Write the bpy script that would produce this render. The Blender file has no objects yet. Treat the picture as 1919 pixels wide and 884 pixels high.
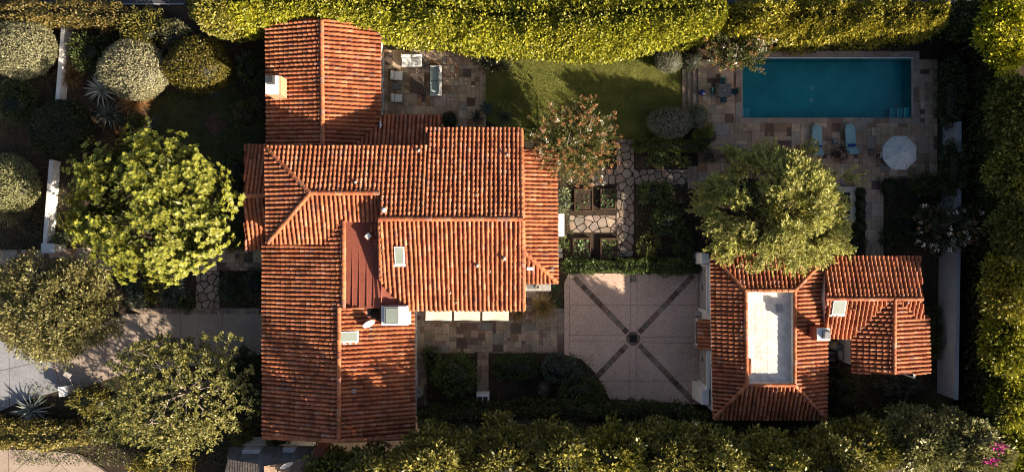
import bpy, bmesh, math, random
import numpy as np
from mathutils import Vector, Matrix, Quaternion
random.seed(7)
RNG = np.random.default_rng(7)
SC = bpy.context.scene
COL = SC.collection
PI = math.pi
H = 51.0          # drone height above the ground, metres
PPM = 25.0        # photo pixels per metre at ground level
SUN_EL, SUN_AZ = math.radians(24.5), Vector((0.831, -0.556))

def W(px, py, z=0.0):
    """photo pixel + known height of the thing there -> world point"""
    s = (H - z) / H / PPM
    return Vector(((px - 960) * s, (442 - py) * s, z))
def M(p, z=0.0):
    return p * (H - z) / H / PPM

# ------------------------------------------------------------------ materials
def nmat(name):
    m = bpy.data.materials.new(name); m.use_nodes = True
    nt = m.node_tree
    b = nt.nodes.get('Principled BSDF')
    return m, nt, b
def noise_col(nt, colA, colB, scale, detail=6, rough=.6, coord='Object', lo=.35, hi=.65):
    tc = nt.nodes.new('ShaderNodeTexCoord'); n = nt.nodes.new('ShaderNodeTexNoise')
    n.inputs['Scale'].default_value = scale; n.inputs['Detail'].default_value = detail; n.inputs['Roughness'].default_value = rough
    r = nt.nodes.new('ShaderNodeValToRGB'); r.color_ramp.elements[0].position = lo; r.color_ramp.elements[1].position = hi
    r.color_ramp.elements[0].color = (*colA, 1); r.color_ramp.elements[1].color = (*colB, 1)
    nt.links.new(tc.outputs[coord], n.inputs['Vector']); nt.links.new(n.outputs['Fac'], r.inputs['Fac'])
    return r.outputs['Color'], n
def mul(nt, a, b, fac=1.0):
    x = nt.nodes.new('ShaderNodeMix'); x.data_type = 'RGBA'; x.blend_type = 'MULTIPLY'
    x.inputs[0].default_value = fac
    nt.links.new(a, x.inputs[6]); nt.links.new(b, x.inputs[7])
    return x.outputs[2]
def bump(nt, b, src, strength=.3, dist=.02):
    bp = nt.nodes.new('ShaderNodeBump'); bp.inputs['Strength'].default_value = strength; bp.inputs['Distance'].default_value = dist
    nt.links.new(src, bp.inputs['Height']); nt.links.new(bp.outputs['Normal'], b.inputs['Normal'])
def simple(name, colA, colB=None, scale=3, rough=.8, bmp=0, metal=0, spec=.3, detail=6):
    m, nt, b = nmat(name)
    c, n = noise_col(nt, colA, colB or tuple(x * .75 for x in colA), scale, detail)
    nt.links.new(c, b.inputs['Base Color'])
    b.inputs['Roughness'].default_value = rough; b.inputs['Metallic'].default_value = metal
    b.inputs['Specular IOR Level'].default_value = spec
    if bmp: bump(nt, b, n.outputs['Fac'], bmp)
    return m
def two_scale(name, A, B, s1, C, D, s2, rough=.85, bmp=.2):
    m, nt, b = nmat(name)
    c1, n1 = noise_col(nt, A, B, s1); c2, n2 = noise_col(nt, C, D, s2, 8, .7)
    nt.links.new(mul(nt, c1, c2), b.inputs['Base Color']); b.inputs['Roughness'].default_value = rough
    b.inputs['Specular IOR Level'].default_value = .25
    bump(nt, b, n2.outputs['Fac'], bmp)
    return m
def tinted(name, rough=.8, A=(.7, .7, .7), B=(1.15, 1.1, 1.1), scale=2.0, s2=14, bmp=.15, spec=.25):
    m, nt, b = nmat(name)
    at = nt.nodes.new('ShaderNodeAttribute'); at.attribute_name = 'tint'
    c, n = noise_col(nt, A, B, scale); c2, n2 = noise_col(nt, (.72, .72, .72), (1.12, 1.12, 1.12), s2)
    nt.links.new(mul(nt, mul(nt, at.outputs['Color'], c), c2), b.inputs['Base Color'])
    b.inputs['Roughness'].default_value = rough; b.inputs['Specular IOR Level'].default_value = spec
    bump(nt, b, n2.outputs['Fac'], bmp)
    return m
def leafmat(name, trans=.2, rough=.45):
    m, nt, b = nmat(name)
    at = nt.nodes.new('ShaderNodeAttribute'); at.attribute_name = 'tint'
    nt.links.new(at.outputs['Color'], b.inputs['Base Color'])
    b.inputs['Roughness'].default_value = rough; b.inputs['Specular IOR Level'].default_value = .35
    t = nt.nodes.new('ShaderNodeBsdfTranslucent'); mx = nt.nodes.new('ShaderNodeMixShader'); mx.inputs[0].default_value = trans
    nt.links.new(at.outputs['Color'], t.inputs['Color'])
    out = nt.nodes['Material Output']
    nt.links.new(b.outputs[0], mx.inputs[1]); nt.links.new(t.outputs[0], mx.inputs[2]); nt.links.new(mx.outputs[0], out.inputs['Surface'])
    return m
def glassmat(name, col, rough=.08):
    m, nt, b = nmat(name)
    c, n = noise_col(nt, col, tuple(x * .85 for x in col), .8)
    nt.links.new(c, b.inputs['Base Color']); b.inputs['Roughness'].default_value = rough
    b.inputs['Specular IOR Level'].default_value = .8; b.inputs['Coat Weight'].default_value = .5
    return m

MT = {}
MT['tile'] = tinted('clay_tile', .72, (.62, .6, .58), (1.12, 1.1, 1.08), .9, 9, .2)
MT['paver'] = tinted('flagstone_paver', .8, (.75, .74, .73), (1.15, 1.13, 1.1), 1.4, 11, .2)
MT['leaf'] = leafmat('foliage')
MT['leafdull'] = leafmat('matt_foliage', .12, .75)
MT['plaster'] = two_scale('white_stucco', (.70, .67, .62), (.78, .75, .70), .7, (.9, .9, .9), (1.05, 1.05, 1.05), 12, .9, .25)
MT['court'] = two_scale('pink_concrete', (.51, .355, .275), (.64, .465, .37), .3, (.72, .71, .70), (1.12, 1.12, 1.12), 9, .85, .15)
MT['drive'] = two_scale('beige_concrete', (.31, .245, .195), (.39, .31, .25), .4, (.8, .8, .8), (1.1, 1.1, 1.1), 6, .85, .12)
MT['apron'] = two_scale('grey_concrete', (.215, .22, .24), (.28, .285, .30), .5, (.82, .82, .82), (1.1, 1.1, 1.1), 7, .85, .12)
MT['asphalt'] = two_scale('asphalt', (.05, .052, .06), (.07, .072, .08), .3, (.8, .8, .8), (1.2, 1.2, 1.2), 30, .9, .2)
MT['soil'] = two_scale('bare_soil', (.028, .02, .014), (.06, .04, .026), .6, (.6, .6, .6), (1.3, 1.3, 1.3), 8, .95, .6)
MT['mulch'] = two_scale('bark_mulch', (.05, .03, .02), (.10, .06, .04), 1.2, (.5, .5, .5), (1.4, 1.4, 1.4), 14, .95, .6)
MT['grass'] = two_scale('lawn_grass', (.08, .10, .018), (.165, .165, .042), .8, (.45, .5, .45), (1.5, 1.4, 1.3), 16, .9, .7)
MT['black_iron'] = simple('black_iron', (.012, .012, .012), (.02, .02, .02), 8, .8)
MT['shaded_lawn'] = two_scale('shaded_lawn_grass', (.025, .03, .010), (.055, .058, .018), .8, (.5, .5, .5), (1.4, 1.4, 1.3), 16, .95, .6)  # lawn grass in a darker copy, the left lawn's shade put into its colour
MT['shaded_stucco'] = two_scale('shaded_stucco', (.30, .315, .34), (.37, .385, .41), .7, (.85, .85, .85), (1.05, 1.05, 1.05), 9, .9, .25)  # white stucco darkened and blued to carry the boundary wall's shade
MT['joint'] = simple('mortar_joint', (.16, .13, .11), (.10, .08, .07), 6, .95)
MT['groove'] = simple('score_line', (.07, .05, .045), (.10, .08, .07), 8, .95)
MT['grey_metal'] = simple('grey_metal', (.30, .30, .31), (.22, .22, .23), 6, .45, 0, .6, .5)
MT['dark_metal'] = simple('dark_metal', (.03, .03, .033), (.05, .05, .05), 6, .5, 0, .3, .5)
MT['white_paint'] = simple('white_paint', (.78, .77, .74), (.68, .67, .64), 3, .5)
MT['white_membrane'] = two_scale('white_roof_membrane', (.60, .57, .53), (.80, .77, .73), .6, (.74, .72, .70), (1.03, 1.03, 1.03), 3.5, .8, .08)
MT['red_roof'] = two_scale('red_roof_coating', (.20, .058, .038), (.255, .078, .05), .5, (.82, .82, .82), (1.08, 1.08, 1.08), 7, .6, .06)
MT['pane'] = glassmat('skylight_pane', (.26, .30, .26), .25)
MT['window'] = glassmat('dark_window_pane', (.03, .035, .04))
MT['cushion'] = simple('white_cushion', (.62, .62, .60), (.54, .55, .54), 5, .9, .1)
MT['seatpad'] = simple('grey_green_seat', (.34, .42, .40), (.29, .37, .35), 7, .9, .1)
MT['teal_pad'] = simple('teal_lounger_pad', (.25, .40, .41), (.20, .34, .36), 6, .9, .1)
MT['towel'] = simple('blue_towel', (.01, .03, .22), (.015, .05, .30), 9, .95, .2)
MT['blue_glaze'] = simple('blue_glaze', (.006, .015, .12), (.01, .02, .16), 5, .15, 0, 0, .6)
MT['teal_paint'] = simple('green_painted_metal', (.02, .075, .075), (.015, .06, .065), 8, .6)
MT['wood'] = simple('weathered_wood', (.10, .075, .06), (.06, .045, .038), 5, .85, .2)
MT['slate'] = simple('slate_top', (.11, .115, .13), (.07, .075, .085), 6, .7, .1)
MT['canvas'] = simple('grey_canvas', (.42, .45, .46), (.36, .39, .40), 4, .9, .08)
MT['awning'] = simple('cream_canvas', (.56, .48, .375), (.50, .42, .325), 1.5, .85, .05)
MT['pot'] = simple('terracotta_pot', (.30, .10, .05), (.20, .07, .04), 7, .85, .1)
MT['bark'] = simple('brown_bark', (.09, .065, .045), (.05, .036, .026), 9, .9, .6)
MT['palebark'] = simple('pale_bark', (.42, .35, .28), (.28, .23, .19), 6, .85, .3)
MT['brick'] = simple('chimney_brick', (.30, .085, .045), (.20, .06, .035), 8, .85, .3)
MT['tan'] = simple('tan_stucco', (.46, .25, .14), (.55, .33, .2), 4, .9, .2)
MT['shingle'] = tinted('asphalt_shingle', .9, (.8, .8, .8), (1.1, 1.1, 1.1), 1, 20, .3)
MT['beige_plastic'] = simple('beige_plastic', (.42, .36, .27), (.36, .3, .22), 5, .5)
MT['stone_cap'] = simple('stone_cap', (.40, .37, .34), (.30, .28, .26), 4, .85, .2)
def poolmat():
    m, nt, b = nmat('pool_plaster')
    c, n = noise_col(nt, (.035, .325, .345), (.065, .43, .43), .45)
    c2, n2 = noise_col(nt, (.8, .8, .8), (1.15, 1.15, 1.15), 12)
    nt.links.new(mul(nt, c, c2), b.inputs['Base Color']); b.inputs['Roughness'].default_value = .9
    return m
def watermat():
    m, nt, b = nmat('pool_water')
    nt.nodes.remove(b)
    tr = nt.nodes.new('ShaderNodeBsdfTransparent'); tr.inputs[0].default_value = (.55, .93, .97, 1)
    gl = nt.nodes.new('ShaderNodeBsdfGlossy'); gl.inputs['Roughness'].default_value = .04
    fr = nt.nodes.new('ShaderNodeFresnel'); fr.inputs[0].default_value = 1.33
    tc = nt.nodes.new('ShaderNodeTexCoord'); no = nt.nodes.new('ShaderNodeTexNoise'); no.inputs['Scale'].default_value = 4; no.inputs['Detail'].default_value = 4
    bp = nt.nodes.new('ShaderNodeBump'); bp.inputs['Strength'].default_value = .12; bp.inputs['Distance'].default_value = .02
    nt.links.new(tc.outputs['Object'], no.inputs['Vector']); nt.links.new(no.outputs['Fac'], bp.inputs['Height'])
    nt.links.new(bp.outputs['Normal'], gl.inputs['Normal']); nt.links.new(bp.outputs['Normal'], fr.inputs['Normal'])
    mx = nt.nodes.new('ShaderNodeMixShader')
    nt.links.new(fr.outputs[0], mx.inputs[0]); nt.links.new(tr.outputs[0], mx.inputs[1]); nt.links.new(gl.outputs[0], mx.inputs[2])
    nt.links.new(mx.outputs[0], nt.nodes['Material Output'].inputs['Surface'])
    return m
MT['pool'] = poolmat(); MT['water'] = watermat()

# ------------------------------------------------------------------ objects
def tag(o, label=None, cat=None, group=None, kind=None):
    if label: o['label'] = label
    if cat: o['category'] = cat
    if group: o['group'] = group
    if kind: o['kind'] = kind
    return o
def thing(name, loc, label, cat, group=None, rz=0.0):
    o = bpy.data.objects.new(name, None); COL.objects.link(o)
    o.empty_display_size = .3
    o.location = loc; o.rotation_euler = (0, 0, rz)
    return tag(o, label, cat, group)
def link(name, me, mat, parent=None):
    if not me.materials: me.materials.append(mat)
    o = bpy.data.objects.new(name, me); COL.objects.link(o)
    if parent is not None: o.parent = parent
    return o
def copy_tree(o, parent=None):
    c = o.copy(); COL.objects.link(c)
    if parent is not None: c.parent = parent
    for ch in o.children: copy_tree(ch, c)
    return c
class MB:
    """collects polygons (with one tint per polygon) and links them as ONE mesh object"""
    def __init__(s): s.v = []; s.f = []; s.c = []; s.sm = []
    def poly(s, pts, tint=(.5, .5, .5), smooth=False):
        i = len(s.v); s.v.extend([tuple(p) for p in pts]); s.f.append(tuple(range(i, i + len(pts)))); s.c.append(tint); s.sm.append(smooth)
    def mesh(s, verts, faces, tint=(.5, .5, .5), smooth=False):
        i = len(s.v); s.v.extend([tuple(p) for p in verts])
        for f in faces: s.f.append(tuple(i + k for k in f)); s.c.append(tint); s.sm.append(smooth)
    def box(s, cx, cy, z0, z1, sx, sy, rz=0.0, tint=(.5, .5, .5), taper=1.0, bev=0.0):
        c, n = math.cos(rz), math.sin(rz); V = []
        def ring(k, z):
            for x, y in ((-1, -1), (1, -1), (1, 1), (-1, 1)):
                x *= sx / 2 * k; y *= sy / 2 * k
                V.append((cx + x * c - y * n, cy + x * n + y * c, z))
        if bev:
            kb = 1 - 2 * bev / min(sx, sy)
            ring(1, z0); ring(taper, z1 - bev); ring(taper * kb, z1); L = 3
        else:
            ring(1, z0); ring(taper, z1); L = 2
        F = [(3, 2, 1, 0)]
        for l in range(L - 1):
            for k in range(4): F.append((l * 4 + k, l * 4 + (k + 1) % 4, l * 4 + 4 + (k + 1) % 4, l * 4 + 4 + k))
        o = (L - 1) * 4; F.append((o, o + 1, o + 2, o + 3))
        s.mesh(V, F, tint)
    def pxbox(s, x0, y0, x1, y1, z0, z1, tint=(.5, .5, .5), bev=0.0):
        a, b = W(x0, y0, z1), W(x1, y1, z1)
        s.box((a.x + b.x) / 2, (a.y + b.y) / 2, z0, z1, abs(b.x - a.x), abs(b.y - a.y), 0, tint, 1, bev)
    def tube(s, pts, rads, n=8, tint=(.5, .5, .5), cap=True, smooth=True):
        pts = [Vector(p) for p in pts]; V = []; F = []; m = len(pts)
        up = Vector((0, 0, 1))
        for i, p in enumerate(pts):
            d = (pts[min(i + 1, m - 1)] - pts[max(i - 1, 0)]).normalized()
            a = d.cross(up if abs(d.z) < .9 else Vector((1, 0, 0))).normalized(); b = d.cross(a)
            for k in range(n):
                t = 2 * PI * k / n; V.append(p + (a * math.cos(t) + b * math.sin(t)) * rads[i])
        for i in range(m - 1):
            for k in range(n): F.append((i * n + k, i * n + (k + 1) % n, (i + 1) * n + (k + 1) % n, (i + 1) * n + k))
        if cap: F.append(tuple(range(n - 1, -1, -1))); F.append(tuple(range((m - 1) * n, m * n)))
        s.mesh(V, F, tint, smooth)
    def lathe(s, c, prof, n=16, tint=(.5, .5, .5), smooth=True):
        V = []; F = []; m = len(prof)
        for r, z in prof:
            for k in range(n):
                t = 2 * PI * k / n; V.append((c[0] + r * math.cos(t), c[1] + r * math.sin(t), c[2] + z))
        for i in range(m - 1):
            for k in range(n): F.append((i * n + k, i * n + (k + 1) % n, (i + 1) * n + (k + 1) % n, (i + 1) * n + k))
        F.append(tuple(range(n - 1, -1, -1))); F.append(tuple(range((m - 1) * n, m * n)))
        s.mesh(V, F, tint, smooth)
    def prism(s, pts2, zb, zt, tint=(.5, .5, .5)):
        """pts2: plan polygon; zb / zt numbers or functions of (x, y)"""
        fb = zb if callable(zb) else (lambda x, y: zb); ft = zt if callable(zt) else (lambda x, y: zt)
        n = len(pts2)
        if n < 3: return
        ar = sum(pts2[i][0] * pts2[(i + 1) % n][1] - pts2[(i + 1) % n][0] * pts2[i][1] for i in range(n))
        if ar < 0: pts2 = pts2[::-1]
        V = [(p[0], p[1], fb(p[0], p[1])) for p in pts2] + [(p[0], p[1], ft(p[0], p[1])) for p in pts2]
        F = [tuple(range(n - 1, -1, -1)), tuple(range(n, 2 * n))] + [(i, (i + 1) % n, n + (i + 1) % n, n + i) for i in range(n)]
        s.mesh(V, F, tint)
    def data(s, name, origin=(0, 0, 0)):
        me = bpy.data.meshes.new(name)
        o = origin
        me.from_pydata([(v[0] - o[0], v[1] - o[1], v[2] - o[2]) for v in s.v], [], s.f)
        at = me.attributes.new('tint', 'FLOAT_COLOR', 'FACE')
        arr = np.ones((len(s.f), 4), dtype=np.float32); arr[:, :3] = np.array(s.c, dtype=np.float32)
        at.data.foreach_set('color', arr.ravel())
        if any(s.sm): me.polygons.foreach_set('use_smooth', np.array(s.sm, dtype=bool))
        me.update()
        return me
    def build(s, name, mat, parent=None, origin=None):
        if origin is None: origin = ROOTLOC(parent)
        me = s.data(name, origin)
        o = link(name, me, MT[mat] if isinstance(mat, str) else mat, parent)
        if parent is None: o.location = origin
        return o
def ROOTLOC(p):
    if p is None: return (0, 0, 0)
    while p.parent is not None: p = p.parent
    return tuple(p.location) if not p.get('_local') else (0, 0, 0)

def clip(poly, a, b):
    """keep the part of a plan polygon left of the line a->b"""
    out = []; n = len(poly)
    sd = lambda p: (b[0] - a[0]) * (p[1] - a[1]) - (b[1] - a[1]) * (p[0] - a[0])
    for i in range(n):
        p, q = poly[i], poly[(i + 1) % n]; sp, sq = sd(p), sd(q)
        if sp >= 0: out.append(p)
        if (sp >= 0) != (sq >= 0):
            t = sp / (sp - sq); out.append((p[0] + (q[0] - p[0]) * t, p[1] + (q[1] - p[1]) * t))
    return out
def ccw(p):
    ar = sum(p[i][0] * p[(i + 1) % len(p)][1] - p[(i + 1) % len(p)][0] * p[i][1] for i in range(len(p)))
    return p if ar > 0 else p[::-1]
def clipc(poly, conv):
    conv = ccw(conv)
    for i in range(len(conv)):
        if len(poly) < 3: return []
        poly = clip(poly, conv[i], conv[(i + 1) % len(conv)])
    return poly
def area(p): return abs(sum(p[i][0] * p[(i + 1) % len(p)][1] - p[(i + 1) % len(p)][0] * p[i][1] for i in range(len(p)))) / 2 if len(p) > 2 else 0
def pxp(pts, z=0): return [(W(x, y, z).x, W(x, y, z).y) for x, y in pts]
def rect(x0, y0, x1, y1, z=0): return pxp([(x0, y1), (x1, y1), (x1, y0), (x0, y0)], z)
def vary(c, a=.12, h=.05):
    k = 1 + random.uniform(-a, a)
    return tuple(max(.003, x * k * (1 + random.uniform(-h, h))) for x in c)

# ------------------------------------------------------------------ clay roofs
TILE = [((.50, .180, .082), 7), ((.46, .155, .068), 5), ((.54, .21, .105), 3), ((.57, .265, .155), 1.0), ((.38, .12, .058), 1.2), ((.26, .085, .05), .3), ((.36, .17, .12), .5)]
TW = [w for _, w in TILE]
def tilecol(): return vary(random.choices([c for c, _ in TILE], TW)[0], .10, .06)
def plane_of(P):
    A = np.array([[p.x, p.y, 1] for p in P]); z = np.array([p.z for p in P])
    s, *_ = np.linalg.lstsq(A, z, rcond=None)
    return s
def roof_slope(parent, pts, down, name='roof_slope', pitch=.29, course=.37, label=None):
    P = [W(*p) for p in pts]; a, b, c = plane_of(P)
    Z = lambda x, y: a * x + b * y + c
    d = Vector(down).normalized(); u = Vector((-d.y, d.x))
    poly = [(p.x, p.y) for p in P]
    uv = [(p[0] * u.x + p[1] * u.y, p[0] * d.x + p[1] * d.y) for p in poly]
    n3 = Vector((-a, -b, 1)).normalized()
    d3 = Vector((d.x, d.y, a * d.x + b * d.y)); dl = d3.length; d3.normalize(); u3 = n3.cross(d3).normalized()
    if u3.x * u.x + u3.y * u.y < 0: u3 = -u3
    mb = MB()
    mb.prism(poly, lambda x, y: Z(x, y) - .20, lambda x, y: Z(x, y) - .035, (.20, .06, .03))
    us = [q[0] for q in uv]; u0, u1 = min(us), max(us)
    ncol = max(1, round((u1 - u0) / pitch)); pw = (u1 - u0) / ncol
    def span(uu):
        xs = []
        for i in range(len(uv)):
            p, q = uv[i], uv[(i + 1) % len(uv)]
            if (p[0] <= uu) != (q[0] <= uu): xs.append(p[1] + (q[1] - p[1]) * (uu - p[0]) / (q[0] - p[0]))
        xs.sort(); return list(zip(xs[0::2], xs[1::2]))
    def pt(uu, vv, h, w=0.0):
        x = uu * u.x + vv * d.x; y = uu * u.y + vv * d.y
        return Vector((x, y, Z(x, y))) + n3 * h + u3 * w
    NS = 6
    for k in range(ncol + 1):
        for kind in (0, 1):                                         # pan, then cover
            uu = u0 + (k if kind else k + .5) * pw
            if kind == 0 and k == ncol: continue
            uq = min(max(uu, u0 + pw * .18), u1 - pw * .18)
            wob = random.uniform(-.012, .012); ph = random.uniform(0, 6)
            for va, vb in span(uq):
                v = vb + .05 + random.uniform(-.02, .03); i = 0
                while v > va + .08:
                    L = course * random.uniform(.94, 1.06); top = max(v - L - .07, va - .02)
                    jw = wob + .016 * math.sin(ph + v * .9) + random.uniform(-.009, .009); jt = random.uniform(-.012, .012)
                    t = tilecol()
                    if kind:
                        r0, r1 = pw * .385 * random.uniform(.94, 1.05), pw * .27
                        V = []
                        for vv, r, hh in ((v, r0, .055 + random.uniform(-.008, .012)), (top, r1, -.014)):
                            for s in range(NS + 1):
                                an = PI * s / NS
                                V.append(pt(uq, vv, hh + r * 1.22 * math.sin(an), jw + (jt if vv == v else 0) + r * math.cos(an)))
                        m = NS + 1
                        F = [(s, s + 1, m + s + 1, m + s) for s in range(NS)]
                        mb.mesh(V, F, t, True)
                        lip = (.5, .42, .36) if random.random() < .035 else tuple(x * .8 for x in t)
                        mb.poly([V[s] for s in range(NS, -1, -1)], lip)
                    else:
                        r = pw * .36; V = []
                        for vv, hh in ((v, .012), (top, -.02)):
                            for s in range(4):
                                an = -PI * s / 3
                                V.append(pt(uq, vv, hh + .012 + r * .3 * math.sin(an), jw + r * math.cos(an)))
                        mb.mesh(V, [(s, s + 1, 5 + s, 4 + s) for s in range(3)], (t[0] * .55, t[1] * .42, t[2] * .40), True)  # pan tint darkened and reddened to deepen the shade between covers
                    v -= L; i += 1
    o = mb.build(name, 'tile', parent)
    if label: o['label'] = label
    o['_plane'] = 0; del o['_plane']
    return poly, Z, o
def ridge(parent, a, b, r=.15, name='ridge_tiles', lift=.06, mb=None):
    A, B = W(*a), W(*b); d = B - A; L = d.length; d.normalize()
    own = mb is None
    if own: mb = MB()
    s = d.cross(Vector((0, 0, 1))).normalized(); n = s.cross(d).normalized()
    k = max(1, round(L / .42)); st = L / k
    for i in range(k):
        t = tilecol(); V = []; NS = 6; j = random.uniform(-.012, .012)
        for tt, rr, hh in ((i * st - .03, r * 1.05, .02), ((i + 1) * st + .03, r * .92, 0)):
            for q in range(NS + 1):
                an = PI * q / NS; V.append(A + d * tt + s * (rr * math.cos(an) + j) + n * (lift + hh - .03 + rr * .8 * math.sin(an)))
        m = NS + 1
        mb.mesh(V, [(q, q + 1, m + q + 1, m + q) for q in range(NS)], t, True)
        mb.poly([V[q] for q in range(NS, -1, -1)], (.5, .40, .33) if random.random() < .35 else t)
        mb.poly([V[m + q] for q in range(NS + 1)], t)
    if own: return mb.build(name, 'tile', parent)
def skylight(parent, x0, y0, x1, y1, z, Z=None, rise=.16):
    """flat skylight following the roof plane"""
    a, b = W(x0, y0, z), W(x1, y1, z)
    xs = (min(a.x, b.x), max(a.x, b.x)); ys = (min(a.y, b.y), max(a.y, b.y))
    P = [(xs[0], ys[0]), (xs[1], ys[0]), (xs[1], ys[1]), (xs[0], ys[1])]
    mb = MB(); mb.prism(P, lambda x, y: Z(x, y) - .1, lambda x, y: Z(x, y) + rise)
    e = .14; lo = [(xs[0] - e, ys[0] - e), (xs[1] + e, ys[0] - e), (xs[1] + e, ys[0] - .002), (xs[0] - e, ys[0] - .002)]
    mb.prism(lo, lambda x, y: Z(x, y) - .05, lambda x, y: Z(x, y) + .12)
    f = mb.build('skylight', 'white_paint', parent)
    g = MB(); k = .07; Q = [(xs[0] + k, ys[0] + k), (xs[1] - k, ys[0] + k), (xs[1] - k, ys[1] - k), (xs[0] + k, ys[1] - k)]
    g.prism(Q, lambda x, y: Z(x, y) + rise - .05, lambda x, y: Z(x, y) + rise + .012)
    g.build('pane', 'pane', f)
    return f
def vent(parent, x, y, z, h=.42, r=.07, mat='stone_cap', cap=False, base=True):
    p = W(x, y, z); mb = MB()
    mb.tube([p + Vector((0, 0, -.25)), p + Vector((0, 0, h))], [r, r], 10)
    if base: mb.lathe((p.x, p.y, p.z), [(.17, -.1), (.15, .06), (r, .13)], 12)
    o = mb.build('vent_pipe', mat, parent)
    if cap:
        c = MB(); c.lathe((p.x, p.y, p.z + h), [(.16, 0), (.17, .05), (.1, .1), (.04, .12)], 14); c.build('vent_cap', mat, o)
    return o
def walls(parent, jobs, zb=0.0, mat='plaster'):
    mb = MB()
    for (poly, Z), fp in jobs:
        q = clipc(list(poly), fp)
        if area(q) > .05: mb.prism(q, zb, lambda x, y, Z=Z: Z(x, y) - .21)
    return mb.build('wall', mat, parent)
def wall_window(parent, p, nrm, w, h, z, name='window', mat='white_paint', pane='window'):
    """a framed window standing 4 cm proud of a wall; p plan point on the wall, nrm outward plan normal"""
    n = Vector((nrm[0], nrm[1], 0)).normalized(); t = Vector((-n.y, n.x, 0)); rz = math.atan2(t.y, t.x)
    q = Vector((p[0], p[1], 0)) + n * .02
    mb = MB(); f = .08
    mb.box(q.x, q.y, z, z + f, w, .14, rz); mb.box(q.x, q.y, z + h - f, z + h, w, .14, rz)
    for s in (-1, 1):
        c = q + t * s * (w / 2 - f / 2); mb.box(c.x, c.y, z + f, z + h - f, f, .14, rz)
    mb.box(q.x, q.y, z + f, z + h - f, .04, .10, rz)
    o = mb.build(name, mat, parent)
    g = MB(); c = q - n * .004
    g.box(c.x, c.y, z + f, z + h - f, w - 2 * f, .05, rz); g.build('pane', pane, o)
    s = MB(); c = q + n * .06; s.box(c.x, c.y, z - .07, z - .003, w + .16, .2, rz); s.build('sill', 'stone_cap', o)
    return o

# ------------------------------------------------------------------ foliage
def unit(a): return a / np.maximum(np.linalg.norm(a, axis=1, keepdims=True), 1e-6)
def rdir(n): return unit(RNG.normal(size=(n, 3)))
_ph = RNG.uniform(0, 6.28, size=(9, 4)); _fr = unit(RNG.normal(size=(9, 3)))
def wob(p, f=1.0):
    """smooth pseudo noise in -1..1"""
    s = 0; w = 0
    for i in range(9):
        k = f * (0.7 + .45 * i); a = 1 / (1 + .35 * i)
        s = s + a * np.sin((p @ _fr[i]) * k + _ph[i, 0]); w += a
    return s / w * 1.6
GAIN = np.array([1.5, 1.45, 1.3])
class Fol:
    """leaf-sized faces gathered into one mesh"""
    def __init__(s): s.V = []; s.C = []; s.X = []; s.F = []; s.XC = []
    def leaves(s, P, D, N, L, Wd, col, jit=.28, col2=None, fold=.18):
        n = len(P); D = unit(D); T = unit(np.cross(D, N)); N2 = np.cross(T, D)
        L = np.broadcast_to(np.asarray(L, float), (n,))[:, None]; Wd = np.broadcast_to(np.asarray(Wd, float), (n,))[:, None]
        m = P + D * L * .5 - N2 * L * .06
        v = np.stack([P, m + T * Wd / 2 + N2 * Wd * fold, P + D * L - N2 * L * .16, m - T * Wd / 2 + N2 * Wd * fold], 1)
        s.V.append(v.reshape(-1, 3))
        c = np.asarray(col, float)
        c = np.broadcast_to(c, (n, 3)) * GAIN
        if col2 is not None:
            k = RNG.random(n)[:, None] ** 1.6; c = c * (1 - k) + np.asarray(col2) * GAIN * k
        c = np.minimum(c * np.clip(1 + RNG.normal(size=(n, 1)) * jit, .35, 1.9), .8)
        s.C.append(c)
    def solid(s, verts, faces, col):
        i = sum(len(x) for x in s.X); s.X.append(np.asarray(verts, float)); s.F += [tuple(i + k for k in f) for f in faces]; s.XC += [col] * len(faces)
    def core(s, c, r, col, z0, seg=18, rings=9, nf=.9, amp=.12):
        V = []; F = []
        for i in range(rings + 1):
            a = PI * i / rings
            for k in range(seg):
                t = 2 * PI * k / seg; V.append((math.sin(a) * math.cos(t), math.sin(a) * math.sin(t), math.cos(a)))
        V = np.array(V); q = V * r * (1 + amp * wob(V * r + c, nf)[:, None]) + c
        q[:, 2] = np.maximum(q[:, 2], z0 + .02)
        for i in range(rings):
            for k in range(seg): F.append((i * seg + k, (i + 1) * seg + k, (i + 1) * seg + (k + 1) % seg, i * seg + (k + 1) % seg))
        s.solid(q, F, col)
    def build(s, name, mat='leaf', parent=None, origin=None):
        if origin is None: origin = ROOTLOC(parent)
        o = np.asarray(origin, float)
        nl = sum(len(v) for v in s.V); V = np.concatenate(s.V) if s.V else np.zeros((0, 3))
        C = np.concatenate(s.C) if s.C else np.zeros((0, 3))
        q = nl // 4
        xv = np.concatenate(s.X) if s.X else np.zeros((0, 3))
        allv = np.concatenate([V, xv]) - o
        lv = np.arange(nl); ls = np.arange(q) * 4
        xl = np.array([k for f in s.F for k in f], dtype=np.int64) + nl; xs = []; p = nl
        for f in s.F: xs.append(p); p += len(f)
        me = bpy.data.meshes.new(name)
        me.vertices.add(len(allv)); me.vertices.foreach_set('co', allv.astype(np.float32).ravel())
        loops = np.concatenate([lv, xl]).astype(np.int32); me.loops.add(len(loops)); me.loops.foreach_set('vertex_index', loops)
        st = np.concatenate([ls, np.array(xs, dtype=np.int64)]).astype(np.int32); me.polygons.add(len(st)); me.polygons.foreach_set('loop_start', st)
        me.update(calc_edges=True)
        at = me.attributes.new('tint', 'FLOAT_COLOR', 'FACE'); arr = np.ones((len(st), 4), dtype=np.float32)
        if q: arr[:q, :3] = C
        if s.XC: arr[q:, :3] = np.array(s.XC)
        at.data.foreach_set('color', arr.ravel())
        ob = link(name, me, MT[mat], parent)
        if parent is None: ob.location = origin
        return ob
def dark(c, k=.45): return tuple(x * k for x in c)
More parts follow.
